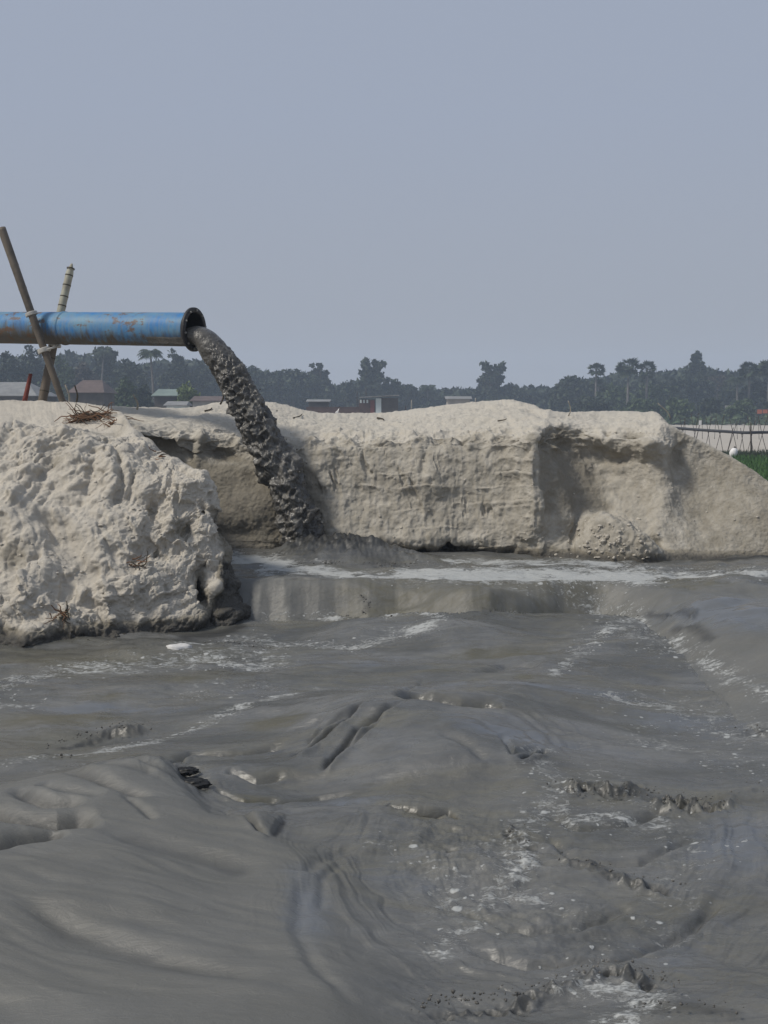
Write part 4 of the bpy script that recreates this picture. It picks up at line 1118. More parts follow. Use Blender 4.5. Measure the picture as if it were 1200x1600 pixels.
# loose drops and torn lumps of mud along the churned ridges
def lumps(name, centres, sizes, mat, label, cat, squash=0.7):
    # low polyhedra with random corners
    t_ = (1 + 5 ** .5) / 2
    ico = np.array([(-1,t_,0),(1,t_,0),(-1,-t_,0),(1,-t_,0),(0,-1,t_),(0,1,t_),(0,-1,-t_),(0,1,-t_),(t_,0,-1),(t_,0,1),(-t_,0,-1),(-t_,0,1)]) / math.hypot(1, t_)
    fc = np.array([(0,11,5),(0,5,1),(0,1,7),(0,7,10),(0,10,11),(1,5,9),(5,11,4),(11,10,2),(10,7,6),(7,1,8),(3,9,4),(3,4,2),(3,2,6),(3,6,8),(3,8,9),(4,9,5),(2,4,11),(6,2,10),(8,6,7),(9,8,1)])
    n = len(centres)
    V = ico[None] * (1 + rng.normal(0, .28, (n, 12, 1)))
    sc = np.stack([rng.uniform(.6, 1.5, n), rng.uniform(.6, 1.3, n), squash * rng.uniform(.6, 1.4, n)], -1)
    V = V * sc[:, None] * np.asarray(sizes)[:, None, None] + np.asarray(centres)[:, None]
    Fc = (fc[None] + 12 * np.arange(n)[:, None, None]).reshape(-1, 3)
    o = link(name, soup(name, V.reshape(-1, 3), Fc, True), mat)
    return tag(o, label, cat, kind='stuff')

jet()

def splash():
    C, Sz = [], []
    dens = [90, 10, 14, 26, 110, 16, 44, 8, 40, 16, 34, 20, 150, 110, 20, 10, 20]
    for (pts, w, d), n in zip(RIDGES, dens):
        pts = np.array(pts, float)
        for _ in range(n):
            t = random.random() * (len(pts) - 1); i = int(t); f = t - i
            p = pts[i] * (1 - f) + pts[i + 1] * f
            x, y = p[0] + random.gauss(0, w * .5), p[1] + random.gauss(0, w * .22)
            up = y < 905
            q = at_z(x, y, 0.32 if up else 0.02)
            if 905 <= y < 966 and x < 1000: q = at_z(x, y, .2)
            k = q[1] / 9.0
            if x > 560 and y > 1120: q[2] += .02
            s = random.uniform(.003, .0075) * (.5 + .5 * k) * (1.5 if d > .09 else 1)
            q[2] += abs(random.gauss(0, .5)) * d * .55
            C.append(q); Sz.append(s)
    lumps('splash_lumps', C, Sz, SPLASH, 'small dark lumps of mud thrown up along the churned ridges', 'mud', 0.9)
splash()

def loose_clods():
    C, Sz = [], []
    for _ in range(1100):
        V = LB if random.random() < .6 else BB
        if V is LB: i, j = random.randint(90, 690), int(random.triangular(20, 420, 60))
        else: i, j = random.randint(200, 1000), int(random.triangular(12, 330, 40))
        if V is BB and j > 60 and random.random() < .6: continue
        p = V[i, j].copy()
        if V is LB and (proj(*p)[0] > 300 or p[2] < .2): continue
        if V is BB and p[2] < .45: continue
        s = random.uniform(.004, .013) * (1.5 if random.random() < .12 else 1)
        C.append(p); Sz.append(s)
    # rubble on the slumped heap
    for _ in range(260):
        p = surf_at(BB, random.gauss(955, 34), min(874, random.gauss(845, 16))).copy() if _ < 90 else None
        if p is not None: C.append(p); Sz.append(random.uniform(.008, .022))
    lumps('sand_crumbs', C, Sz, SAND_NEAR, 'loose sand crumbs lying on the faces of the banks', 'sand')
loose_clods()

# two added black lumps that stand in for the shade inside the dents
def hole_lump(px, py, z, s, sx, label):
    n = 24
    th, ph = np.meshgrid(np.linspace(0, 2*math.pi, 40, endpoint=False), np.linspace(0.02, math.pi - .02, n), indexing='ij')
    D = np.stack([np.cos(th) * np.sin(ph), np.sin(th) * np.sin(ph), np.cos(ph)], -1)
    f1, _ = worley(D[..., 0] * 2.2 + px, D[..., 1] * 2.2, D[..., 2] * 2.2)
    V = D * (1 + .45 * (0.5 - f1) + .12 * fbm(D[..., 0] * 4, D[..., 1] * 4 + px, D[..., 2] * 4, 2))[..., None] * np.array((sx, .6, .34)) * s
    o = link('hole_shade_lump', grid_mesh('hole_shade_lump', V, closed_u=True), JETBLACK)
    o.location = at_z(px, py, z)
    tag(o, label, 'mud clod')
JETBLACK = plain('hole_shade_black', (0.014, 0.014, 0.014), 0.5, 0.4, 20, 0.4)
hole_lump(290, 1205, 0.03, 0.055, 1.15, 'flat black lump standing in for the shade of the upper hollow at the shoal edge')
hole_lump(304, 1225, 0.03, 0.070, 1.0, 'squarish black lump standing in for hollow shade just below the flat one, at the shoal edge')

# ------------------------------------------------------------------ bamboo poles
def bam(name, p0, p1, r0, r1, mat, label, node_ts, spike=False):
    p0, p1 = np.array(p0), np.array(p1)
    root = empty(name, p0, label, 'bamboo pole')
    L = np.linalg.norm(p1 - p0)
    q = Vector(p1 - p0).to_track_quat('Z', 'Y'); root.rotation_euler = q.to_euler()
    n = 60
    zz = np.linspace(0, L, n)
    rr = np.interp(zz, [0, L], [r0, r1])
    for t in node_ts: rr = rr + .04 * r0 * np.exp(-((zz - t * L) / .018) ** 2)
    if spike: rr = rr * np.where(zz > L - .10, np.interp(zz, [L - .10, L], [1, .25]), 1)
    pts = np.stack([0.012 * np.sin(zz * 2.1), 0.010 * np.sin(zz * 1.3 + 1), zz], -1)
    V, Q = tube_arrays(pts, rr, 20)
    c = link('culm', py_mesh('culm', V, Q), mat, root)
    for t in node_ts:
        z = t * L; r = np.interp(z, [0, L], [r0, r1]) * (1.045 if spike else 1.03)
        P = [(0.012 * math.sin(z * 2.1), .010 * math.sin(z * 1.3 + 1), z + d) for d in (-.007, 0, .007)]
        V, Q = tube_arrays(P, [r, r * 1.04, r], 20, False)
        link('node', py_mesh('node', V, Q), NODE if spike else BAM_OLD, root)
    return root
front_top, front_bot = at(1, 352, 12.05), at(97, 630, 11.95)
front_bot = at(99, 634, 11.75)
front_top = at(2, 356, 11.85)
fp = bam('bamboo_pole', front_bot, front_top, .036, .045, BAM_OLD, 'dark weathered bamboo pole leaning left across the front of the pipe', (.12, .29, .47, .66, .79))
bot2, top2 = at(66, 634, 12.25), at(112, 412, 12.55)
bp_ = bam('bamboo_pole', bot2, top2, .050, .042, BAM_NEW, 'pale ringed bamboo pole leaning right behind the pipe', (.10, .33, .52, .70, .765, .845, .915, .965), True)

def binding(pts, r, parent, turns=3, spread=.018):
    """rope wound round a path"""
    loc = parent.matrix_basis.inverted()
    P = []
    pts = np.array(pts)
    for k in range(len(pts)):
        P.append(loc @ Vector(pts[k]))
    V, Q = tube_arrays(np.array([tuple(p) for p in P]), r, 7)
    link('rope_binding', py_mesh('rope_binding', V, Q), ROPE, parent)
def wind(c, axis, R1, R2, up, turns, spread, parent, r=.008):
    axis = np.array(axis) / np.linalg.norm(axis)
    u = np.cross(axis, up); u /= np.linalg.norm(u); v = np.cross(axis, u)
    a = np.linspace(0, 2 * math.pi * turns, int(36 * turns))
    P = [np.array(c) + R1 * math.cos(x) * u + R2 * math.sin(x) * v + axis * (spread * (x / a[-1] - .5)) for x in a]
    binding(P, r, parent)
fd = front_top - front_bot
def on_front(py):
    t = (py - 634) / (356 - 634); return front_bot + fd * t
wind(on_front(490), fd, .056, .056, (0, 1, 0), 3, .030, fp, .010)
wind(on_front(547), fd, .060, .060, (0, 1, 0), 4, .040, fp, .010)
# the rope that ties the front pole to the back one under the pipe
a_, b_ = on_front(547), bot2 + (top2 - bot2) * ((540 - 634) / (412 - 634))
mid_ = (a_ + b_) / 2
loop = [a_ + np.array((.03, -.05, .0)), a_ + np.array((.10, 0.0, .03)), mid_ + np.array((.10, 0, .02)), b_ + np.array((.07, -.05, .01)), b_ + np.array((.02, .07, .0)), b_ + np.array((-.06, 0, -.01)), mid_ + np.array((-.02, 0, -.01)), a_ + np.array((0, .05, -.02))]
binding(cubic(np.array(loop), np.linspace(0, 7, 50)), .011, fp)
wind(b_, top2 - bot2, .062, .062, (0, 1, 0), 2, .03, bp_, .010)

# ------------------------------------------------------------------ stakes and sticks on the banks
def stake(name, p0, p1, r, mat, label, cat='stick', seg=7, bend=None):
    if bend is None: bend = .02 if cat in ('stick', 'twig') else 0.0
    p0, p1 = np.array(p0), np.array(p1)
    t = np.linspace(0, 1, 7)[:, None]
    P = (p1 - p0) * t + np.stack([bend * np.sin(t[:, 0] * 4), 0 * t[:, 0], 0 * t[:, 0]], -1)
    V, Q = tube_arrays(P, np.linspace(r, r * .7, 7), seg)
    o = link(name, py_mesh(name, V, Q), mat)
    o.location = p0
    return tag(o, label, cat)
stake('wooden_stake', at(38, 630, 12.3), at(48, 584, 12.35), .030, RED, 'short faded red wooden stake left of the bamboo poles', 'stake')
stake('dry_stick', at(107, 632, 12.1), at(104, 601, 12.1), .011, STICK, 'thin pale stick upright just right of the bamboo feet')
stake('dry_stick', at(118, 632, 12.2), at(119, 602, 12.2), .011, NODE, 'thin dark stick upright, second right of the bamboo feet')
stake('dry_stick', at(214, 640, 12.1), at(210, 616, 12.1), .013, STICK, 'thin pale stick on the crest midway under the blue pipe')
stake('dry_stick', at(344, 632, 12.4), at(350, 603, 12.4), .011, NODE, 'thin brown stick leaning on the crest just left of the slurry jet')
stake('dry_stick', at(888, 650, 11.9), at(890, 626, 11.9), .007, STICK, 'short thin twig on the crest above the hollow')
stake('dry_stick', at(1048, 655, 11.6), at(1030, 630, 11.6), .006, STICK, 'fine grass stalk at the right shoulder of the crest')
for (x0, y0, x1, y1, r, lab) in ((458, 652, 474, 646, .008, 'little dark twig lying on the sand just right of the jet'),
                                 (588, 652, 602, 655, .010, 'small dark chip of wood lying on top of the sand crest'),
                                 (776, 657, 792, 654, .007, 'short dark twig on the high pale crest'),
                                 (318, 641, 334, 637, .010, 'brown twig lying on the crest left of the jet')):
    p, q = surf_at(BB, x0, y0), surf_at(BB, x1, y1)
    stake('fallen_twig', p + np.array((0, 0, .012)), q + np.array((0, 0, .014)), r, NODE, lab, 'twig')
# small white scrap standing on the crest
def scrap(name, c, w, h, tilt, label, cat, mat=WHITE):
    V = [(-w, 0, 0), (w * .4, 0, 0), (w, 0, h), (w * .3, .005, h * .55), (-w, .02, .004), (w * .4, .02, 0), (w, .02, h), (w * .3, .025, h * .55)]
    Q = [(0, 1, 2, 3), (4, 7, 6, 5), (0, 4, 5, 1), (1, 5, 6, 2), (2, 6, 7, 3), (3, 7, 4, 0)]
    o = link(name, py_mesh(name, V, Q, False), mat); o.location = c; o.rotation_euler = (0, 0, tilt)
    tag(o, label, cat)
scrap('paper_scrap', at(527, 645, 12.35), .022, .05, .2, 'tiny white scrap sticking up from the sand crest', 'scrap')
def foam_chunk():
    c = at_z(277, 1014, 0.03)
    th = np.linspace(0, 2 * math.pi, 14, endpoint=False)
    rr = 1 + .22 * np.sin(th * 3 + 1) + .12 * np.cos(th * 5)
    top = np.stack([.082 * rr * np.cos(th), .055 * rr * np.sin(th), .024 + .006 * np.sin(th * 2)], -1)
    V = np.concatenate([top * (1, 1, 0) * 1.04 - (0, 0, .03), top, top * (.7, .7, 1) + (0, 0, .008), [(0, 0, .030)]])
    Q = []
    for a in (0, 1):
        for k in range(14): Q.append((a*14 + k, a*14 + (k+1) % 14, (a+1)*14 + (k+1) % 14, (a+1)*14 + k))
    for k in range(14): Q.append((28 + k, 28 + (k+1) % 14, 42))
    o = link('foam_raft', py_mesh('foam_raft', V, Q), plain('pale_froth', (.55, .54, .52), .8, .12, 40, .4)); o.location = c
    tag(o, 'small white scrap of froth afloat at the foot of the left bank', 'foam raft')
foam_chunk()

# dry roots
def roots(px, py, V, n, rad, label, ln=.28, flat=.25, k=1.0):
    c = surf_at(V, px, py)
    root = empty('root_clump', c, label, 'roots')
    for i in range(n):
        a = random.gauss(0.0, .5) + (math.pi if random.random() < .4 else 0)
        L = ln * random.uniform(.5, 1.15)
        s = np.array((random.gauss(0, rad), random.gauss(0, rad * .35), random.gauss(.012, .02)))
        P = [s]
        d = np.array((math.cos(a), .35 * math.sin(a), random.gauss(0, flat)))
        for j in range(6):
            d = d + np.array((random.gauss(0, .28), random.gauss(0, .25), random.gauss(0, .28) - .03)); d /= np.linalg.norm(d)
            P.append(P[-1] + d * L / 6)
        P = cubic(np.array(P), np.linspace(0, 6, 13)) + np.array((0, -.02, 0))
        r = random.uniform(.0035, .009) * k
        Vt, Q = tube_arrays(P, np.linspace(r, r * .4, 13), 5)
        link('root', py_mesh('root', Vt, Q), ROOT if random.random() < .75 else NODE, root)
roots(143, 652, LB, 90, .11, 'mat of dry reddish-brown roots on the bank top right of the bamboo feet', .26, .15)
roots(172, 660, LB, 12, .05, 'few dark twigs trailing from the end of the root mat', .16, .2)
roots(207, 880, LB, 14, .05, 'small brown rootlets halfway up the left bank face', .14, .25, .8)
roots(100, 963, LB, 20, .035, 'dark knot of rootlets near the foot of the left bank', .10, .5)
roots(248, 712, LB, 5, .03, 'short twig on the sloping edge of the left bank', .12, .1)

# ------------------------------------------------------------------ far pipeline on bamboo trestles
GZ0 = GZ
def pipeline():
    Y0 = 50.0
    pts = [at(px, py, Y) for px, py, Y in ((1035, 667.5, 55), (1058, 669, 54), (1090, 671.5, 53), (1130, 674, 52), (1165, 676, 51), (1200, 675.5, 51), (1300, 676, 50.5), (1420, 677, 50))]
    P = cubic(np.array(pts), np.linspace(0, 7, 50))
    V, Q = tube_arrays(P - P[0], .072, 10)
    o = link('distant_pipeline', py_mesh('distant_pipeline', V, Q), DRUM); o.location = P[0]
    tag(o, 'long thin dark pipeline carried on bamboo trestles above the sand flat', 'pipeline')
    first = None
    lab = ['bamboo trestle under the dark pipeline, {} from where it leaves the bank'.format(w) for w in
           ('first', 'second', 'third', 'fourth', 'fifth', 'sixth', 'seventh', 'eighth')]
    xs_ = [1066, 1084, 1108, 1126, 1147, 1162, 1174, 1195]
    for k, x in enumerate(xs_):
        i = np.argmin(np.abs(proj(P[:, 0], P[:, 1], P[:, 2])[0] - x)); c = P[i]
        H = c[2] - GZ
        top = random.uniform(.35, .75); sp = random.uniform(.16, .30)
        root = empty('bamboo_trestle', (c[0], c[1], GZ), lab[k], 'trestle', 'bamboo trestles carrying the dark pipeline')
        Lp = H + top
        for s in (-1, 1):
            a = np.array((s * sp, 0, -.1)); b = np.array((-s * sp * top / H * 1.0, 0, Lp)) + np.array((s * -.02, 0, random.uniform(-.15, .15)))
            m_ = (a + b) / 2 + np.array((random.gauss(0, .02), 0, 0))
            Vt, Q = tube_arrays(cubic(np.array([a, m_, b]), np.linspace(0, 2, 7)) + (0, .05 * s, 0), .013, 6)
            link('strut', py_mesh('strut', Vt, Q), FARSTICK, root)
        Vt, Q = tube_arrays([(-.05, -.1, H - .08), (.05, .12, H - .08)], .016, 6)
        link('cross_tie', py_mesh('cross_tie', Vt, Q), FARSTICK, root)
    c = at(1174, 706, 50.5)
    stake('bamboo_post', c - np.array((0, 0, .1)), at(1173, 660, 50.5), .045, FARSTICK, 'thick dark upright post beside the pipeline at the right edge', 'post')
    c = at(1094, 700, 51)
    stake('bamboo_post', at(1086, 694, 53), at(1094, 660, 53), .022, FARSTICK, 'slim pole with a pale rag on top, near the start of the pipeline', 'post')
    o = boxes('rag', [(-.06, -.02, 0, .06, .02, .22)], WHITE); o.location = at(1094, 664, 53); tag(o, 'pale rag on top of a slim pole by the pipeline', 'rag')
    stake('bamboo_post', at(1137, 705, 50.5), at(1146, 668, 50.6), .020, FARSTICK, 'curved slim pole rising above the small white bag', 'post')
    # thin line of stakes beyond
    for k, x in enumerate((1050, 1071, 1098, 1117, 1153, 1187)):
        o = stake('fence_stake', at(x, 664 + (k % 3), 75) - np.array((0, 0, 1.05)), at(x + random.uniform(-2, 2), 657 + random.uniform(-2, 2), 75), .018, FARSTICK,
              ['leftmost thin stake beyond the pipeline, beside the bank shoulder', 'second thin stake beyond the pipeline, near the bank shoulder', 'thin stake beyond the pipeline close to the pole with the rag', 'thin stake beyond the pipeline between the rag pole and the curved pole', 'thin stake beyond the pipeline just right of the curved pole', 'rightmost thin stake beyond the pipeline, past the thick dark post'][k], 'stake')
        o['group'] = 'thin stakes beyond the pipeline'
pipeline()

def bag():
    c = at(1146, 707.5, 44.4)
    root = empty('white_bag', c - np.array((0, 0, .2)), 'small white rounded bag tied to a pole at the edge of the green field', 'bag')
    th, ph = np.meshgrid(np.linspace(0, 2*math.pi, 24, endpoint=False), np.linspace(.02, math.pi - .02, 16), indexing='ij')
    r = np.stack([np.cos(th) * np.sin(ph) * .16, np.sin(th) * np.sin(ph) * .15, np.cos(ph) * .205], -1)
    r *= (1 + .06 * fbm(r[..., 0] * 12, r[..., 1] * 12, r[..., 2] * 8, 2))[..., None]
    r[..., 0] += .15 * r[..., 2]
    r[..., 2] += .20
    link('bag_body', grid_mesh('bag_body', r, closed_u=True), WHITE, root)
    Vt, Q = tube_arrays([(.03, 0, .37), (.05, 0, .42), (.06, 0, .47)], [.03, .045, .02], 8)
    link('bag_knot', py_mesh('bag_knot', Vt, Q), FARSTICK, root)
bag()

# ------------------------------------------------------------------ far houses
def prism_roof(name, x0, x1, y0, y1, z0, z1, mat, parent, ridge=None, hip=0.0, th=.06):
    """gabled / hipped roof with thickness, ridge along x"""
    ym = (y0 + y1) / 2 if ridge is None else ridge
    out = []
    for dz in (0, th):
        out += [(x0, y0, z0+dz), (x1, y0, z0+dz), (x1, y1, z0+dz), (x0, y1, z0+dz), (x0 + hip, ym, z1+dz), (x1 - hip, ym, z1+dz)]
    Q = []
    for o in (0, 6):
        Q += [(o, o+1, o+5, o+4), (o+2, o+3, o+4, o+5), (o, o+4, o+3), (o+1, o+2, o+5)]
    Q += [(0, 1, 7, 6), (1, 2, 8, 7), (2, 3, 9, 8), (3, 0, 6, 9)]
    return link(name, py_mesh(name, out, Q, False), mat, parent)

def house(px0, px1, py_eave, py_ridge, Y, wall_m, roof_m, label, depth=5, hip=0.0, wall_in=.25, doors=(), windows=(), rot=0):
    """Eave and ridge heights come from where they stand in the photo at distance Y"""
    a = at(px0, py_eave, Y); b = at(px1, py_eave, Y); z1 = at(px0, py_ridge, Y + depth / 2)[2]
    cx = (a[0] + b[0]) / 2; w = (b[0] - a[0]) / 2
    root = empty('village_house', (cx, Y + depth / 2, GZ), label, 'house')
    root.rotation_euler = (0, 0, rot)
    h = a[2] - GZ; hr = z1 - GZ
    boxes('wall', [(-w + wall_in, -depth/2 + wall_in, -.1, w - wall_in, depth/2 - wall_in, h + .02)], wall_m, root)
    prism_roof('roof', -w, w, -depth/2, depth/2, h, hr, roof_m, root, hip=hip)
    yf = -depth/2 + wall_in
    for dx, dw, dh, mt in doors:
        boxes('door', [(dx, yf - .05, 0, dx + dw, yf + .01, dh)], mt, root)
    for dx, dz, dw, dh in windows:
        f = boxes('window', [(dx, yf - .04, dz, dx + dw, yf + .01, dz + dh)], PAINTW, root)
        boxes('pane', [(dx + .08, yf - .055, dz + .08, dx + dw - .08, yf - .035, dz + dh - .08)], GLASS, f)
    return root
house(-60, 57, 619, 598, 95, WALLD, TIN, 'grey tin-roofed house at the left edge behind the bank', 7, 1.8, doors=((1, .9, 2, DOORR),), windows=((-2.5, .9, 1, 1),))
house(104, 163, 614, 595, 98, WALLD, TINBROWN, 'brown-roofed house with a pale verge behind the bamboo poles', 5, .8, windows=((-.8, .9, .8, .8),))
house(236, 292, 619, 609, 105, WALLD, TINGREEN, 'low house with a pale green tin roof beside a bright tree', 5, .2, windows=((-.5, .9, .8, .7),))
house(296, 345, 627, 620, 100, WALLP, TINBROWN, 'low long shed with a rusty roof just left of the jet', 4, .1)
house(255, 292, 634, 628, 96, PAINTW, TIN, 'small bluish shed behind the crest below the green roof', 3, .1)
house(478, 516, 628, 625, 112, WALLD, TIN, 'dark low hut with a thin pale roof right of the jet', 3.5, .0, windows=((-.8, 1.0, .8, .7),))
def hut():
    Y = 110
    a, b = at(560, 624, Y), at(622, 624, Y); zt = at(560, 620, Y)[2]
    cx = (a[0] + b[0]) / 2; w = (b[0] - a[0]) / 2; h = zt - GZ
    root = empty('village_hut', (cx, Y, GZ), 'small flat-roofed hut with a dark red door and pale end wall panel', 'hut')
    boxes('wall', [(-w, 0, -.1, -w + .42 * 2 * w, 3, h - .25), (-w + .52 * 2 * w, .003, -.1, w, 3, h - .12)], WALLD, root)
    boxes('front_wall', [(-w + .06, -.06, 0, -w + 1.15, -.003, h - .3)], BRICKY, root)
    boxes('door', [(-w + 1.2, -.07, 0, -w + 1.62, -.005, h - .35)], DOORR, root)
    boxes('door_panel', [(-w + 1.75, -.09, 0, -w + 2.3, .1, h - .15)], PAINTW, root)
    for k in range(3):
        boxes('slat', [(-w + .15 + k * .33, -.09, h - .62, -w + .33 + k * .33, -.06, h - .30)], PAINTW, root)
    V = [(-w + .1, -.5, h - .10), (w + .1, -.5, h + .12), (w + .1, 3.4, h + .12), (-w + .1, 3.4, h - .10)]
    V = V + [(x, y, z + .07) for x, y, z in V]
    link('roof', py_mesh('roof', V, [(0,3,2,1), (4,5,6,7), (0,1,5,4), (1,2,6,5), (2,3,7,6), (3,0,4,7)], False), TIN, root)
hut()
house(696, 738, 624, 620, 118, WALLP, TIN, 'pale low shed just above the sand crest, left of the tall forked tree', 3, .0, windows=((-.3, 1.6, 1.2, .6),))
def lowwall():
    a, b = at(478, 637, 108), at(562, 637, 108)
    o = boxes('brick_wall', [(a[0], 0, 0, b[0], .25, a[2] - GZ), (a[0], -.03, a[2] - GZ, b[0], .28, a[2] - GZ + .08)], BRICKY)
    o.location = (0, 108.5, GZ)
    tag(o, 'long low dark brick wall between the two small huts', 'wall')
    for px, pt, r, m_, l in ((643, 625, .09, STICK, 'pale gate post above the crest right of the hut'), (572, 606, .05, FARSTICK, 'slender dark pole standing beside the flat-roofed hut'),
                             (558, 612, .05, FARSTICK, 'thin pole at the corner of the flat-roofed hut'), (743, 622, .08, STICK, 'short pale post right of the low shed'), (634, 634, .1, BRICKY, 'squat brick pillar right of the flat-roofed hut')):
        stake('village_post', at(px, 650, 112) - np.array((0, 0, 1.2)), at(px, pt, 112), r, m_, l, 'post')
lowwall()
def sign_board():
    c = at(1138, 637, 150)
    root = empty('notice_board', (c[0], 150, GZ), 'small blank pale board on a post in front of the trees', 'board')
    h = c[2] - GZ
    boxes('panel', [(-.48, -.04, h - .3, .48, 0, h + .3)], WALLP, root)
    boxes('post', [(-.06, 0.003, -.1, .06, .1, h + .2)], BARK, root)
    c = at(1191, 643, 140)
    root = empty('cloth_line', (c[0], 140, GZ), 'orange cloths hung on a line by the trees at the right edge', 'washing')
    h = c[2] - GZ
    for k in range(3):
        boxes('cloth', [(-.65 + k * .72, -.02, h - .28 + .05 * (k % 2), -.05 + k * .72, .02, h + .25)], ORANGE, root)
    boxes('line_post', [(-.8, .03, 0, -.74, .09, h + .3)], BARK, root)
    boxes('line_post', [(1.75, .03, 0, 1.81, .09, h + .3)], BARK, root)
    boxes('line', [(-.8, -.01, h + .26, 1.8, .01, h + .28)], BARK, root)
sign_board()

# ------------------------------------------------------------------ trees
def leaf_cards(C, size, flat=0.0):
    """small bent leaf sprays: 2 triangles each, random orientation"""
    n = len(C)
    a = rng.normal(size=(n, 3)); a /= np.linalg.norm(a, axis=1, keepdims=True)
    b = np.cross(a, rng.normal(size=(n, 3))); b /= np.linalg.norm(b, axis=1, keepdims=True)
    c = np.cross(a, b)
    s = size * rng.uniform(.6, 1.5, (n, 1))
    V = np.stack([C - a * s, C + b * s * .55 + c * s * .15, C + a * s, C - b * s * .55 + c * s * .15], 1)
    return V.reshape(-1, 3), np.arange(4 * n).reshape(n, 4)

def limb_mesh(segs, seg=6):
    V, Q, o = [], [], 0
    for P, r in segs:
        v, q = tube_arrays(P, r, seg)
        V.append(v); Q += [tuple(i + o for i in f) for f in q]; o += len(v)
    return np.concatenate(V), Q

def clump_crown(cl, n_total, leaf):
    """cl: list of (x,y,z,rx,rz) clumps; leaves mostly in the shell of each clump"""
    vol = np.array([c[3] ** 2 * c[4] for c in cl]) ** .7; vol /= vol.sum()
    C = []
    for c, v in zip(cl, vol):
        n = max(12, int(n_total * v))
        d = rng.normal(size=(n, 3)); d /= np.linalg.norm(d, axis=1, keepdims=True)
        r = rng.uniform(.35, 1.0, (n, 1)) ** .5 * (1 + .22 * rng.normal(size=(n, 1)))
        C.append(np.array(c[:3]) + d * r * np.array((c[3], c[3], c[4])))
    return leaf_cards(np.concatenate(C), leaf)

def tree(px, ytop, wpx, Y, kind, mat, label, base_y=None, group='trees in the far wood', shape='round'):
    """px: centre, ytop: top of the crown, wpx: crown width, all in the photo, at distance Y"""
    g = at(px, 700, Y); H = at(px, ytop, Y)[2] - GZ; W = wpx / F * Y / 2
    root = empty('broadleaf_tree', (g[0], Y, GZ), label, 'tree', group)
    th = H * random.uniform(.22, .32)
    lean = random.gauss(0, .03)
    segs = [(np.array([(0, 0, -.2), (lean * H * .3, 0, th * .6), (lean * H * .6, 0, th), (lean * H, 0, H * .7)]), np.array([.045, .036, .03, .012]) * H)]
    cl = []
    if shape == 'round':
        k = 14
        for i in range(k):
            a = random.uniform(0, 2 * math.pi); rr = W * random.uniform(.1, .78); z = H * random.uniform(.28, .80)
            s = W * random.uniform(.26, .45)
            rr *= 1 - .45 * max(0, (z / H - .55) / .45)
            cl.append((rr * math.cos(a), rr * math.sin(a), z, s, min(s, H * .2) * random.uniform(.7, 1)))
        cl.append((0, 0, H * .84, W * .5, H * .14)); cl.append((0, 0, H * .62, W * .75, H * .22)); cl.append((0, 0, H * .38, W * .9, H * .28))
        for s_ in (-1, 1): cl.append((s_ * W * .6, 0, H * .42, W * .38, H * .24))
    elif shape == 'forked':
        for i, (fx, fz, fs) in enumerate(((-.45, .93, .30), (.35, .90, .32), (-.1, .74, .36), (.42, .72, .30), (-.55, .70, .22), (0, .55, .5), (.3, .42, .5), (-.35, .40, .5), (-.75, .62, .16), (.1, .3, .6), (0, .64, .42), (-.28, .82, .26), (.22, .80, .28))):
            cl.append((fx * W, random.gauss(0, .15) * W, (fz - .03) * H, fs * W * 1.15, max(fs * W * .9, H * .09)))
    elif shape == 'dome':
        for i in range(16):
            fx = -0.92 + 1.84 * i / 15
            zt = H * (.93 - .42 * fx * fx)
            cl.append((fx * W, random.gauss(0, .15) * W, zt - H * .08, W * .17, H * .10))
            cl.append((fx * W * .95, random.gauss(0, .2) * W, zt * .62, W * .22, H * .22))
    elif shape == 'pointed':
        for i in range(12):
            z = .22 + .74 * i / 11; ww = W * (1.05 * (1 - z) + .14) * random.uniform(.8, 1.15)
            cl.append((random.gauss(0, .10) * W, random.gauss(0, .1) * W, z * H, ww * .62, H * .10))
            cl.append((random.choice((-1, 1)) * ww * .55, 0, z * H - H * .03, ww * .38, H * .07))
    elif shape == 'open':
        for i in range(20):
            a = random.uniform(0, 2 * math.pi); rr = W * random.uniform(.1, .85)
            cl.append((rr * math.cos(a), rr * math.sin(a) * .5, H * random.uniform(.55, .95), W * random.uniform(.12, .26), W * random.uniform(.08, .18)))
        cl += [(0, 0, H * .4, W * .7, H * .2), (0, 0, H * .6, W * .5, H * .14), (W * .1, 0, H * .74, W * .35, H * .1)]
    heads = list(cl)
    if shape != 'dome':
        cl = []
        for c in heads:
            cl.append((c[0], c[1], c[2], c[3] * .78, c[4] * .78))
            for _ in range(4):
                a = random.uniform(0, 2 * math.pi); q = random.uniform(.55, 1.05); f = random.uniform(.28, .5)
                cl.append((c[0] + c[3] * q * math.cos(a), c[1] + c[3] * q * math.sin(a) * .7, min(H * .97, c[2] + c[4] * random.uniform(-.7, .95)), c[3] * f, c[4] * f))
    for c in heads[:9]:
        segs.append((np.array([(lean * H * .5, 0, th * random.uniform(.8, 1.3)), (c[0] * .5, c[1] * .5, (th + c[2]) * .5 + .1), (c[0] * .95, c[1] * .95, c[2])]), np.array([.016, .011, .004]) * H))
    V, Q = limb_mesh(segs, 5)
    link('trunk', py_mesh('trunk', V, Q), BARK, root)
    leaf = .0019 * Y * random.uniform(.9, 1.1)
    nl = int(np.clip(W * H * (420 if shape != 'open' else 200) / (leaf * 10) ** 1, 1800, 7000))
    V, Fc = clump_crown(cl, nl, leaf)
    link('crown', soup('crown', V, Fc), mat, root)
    return root

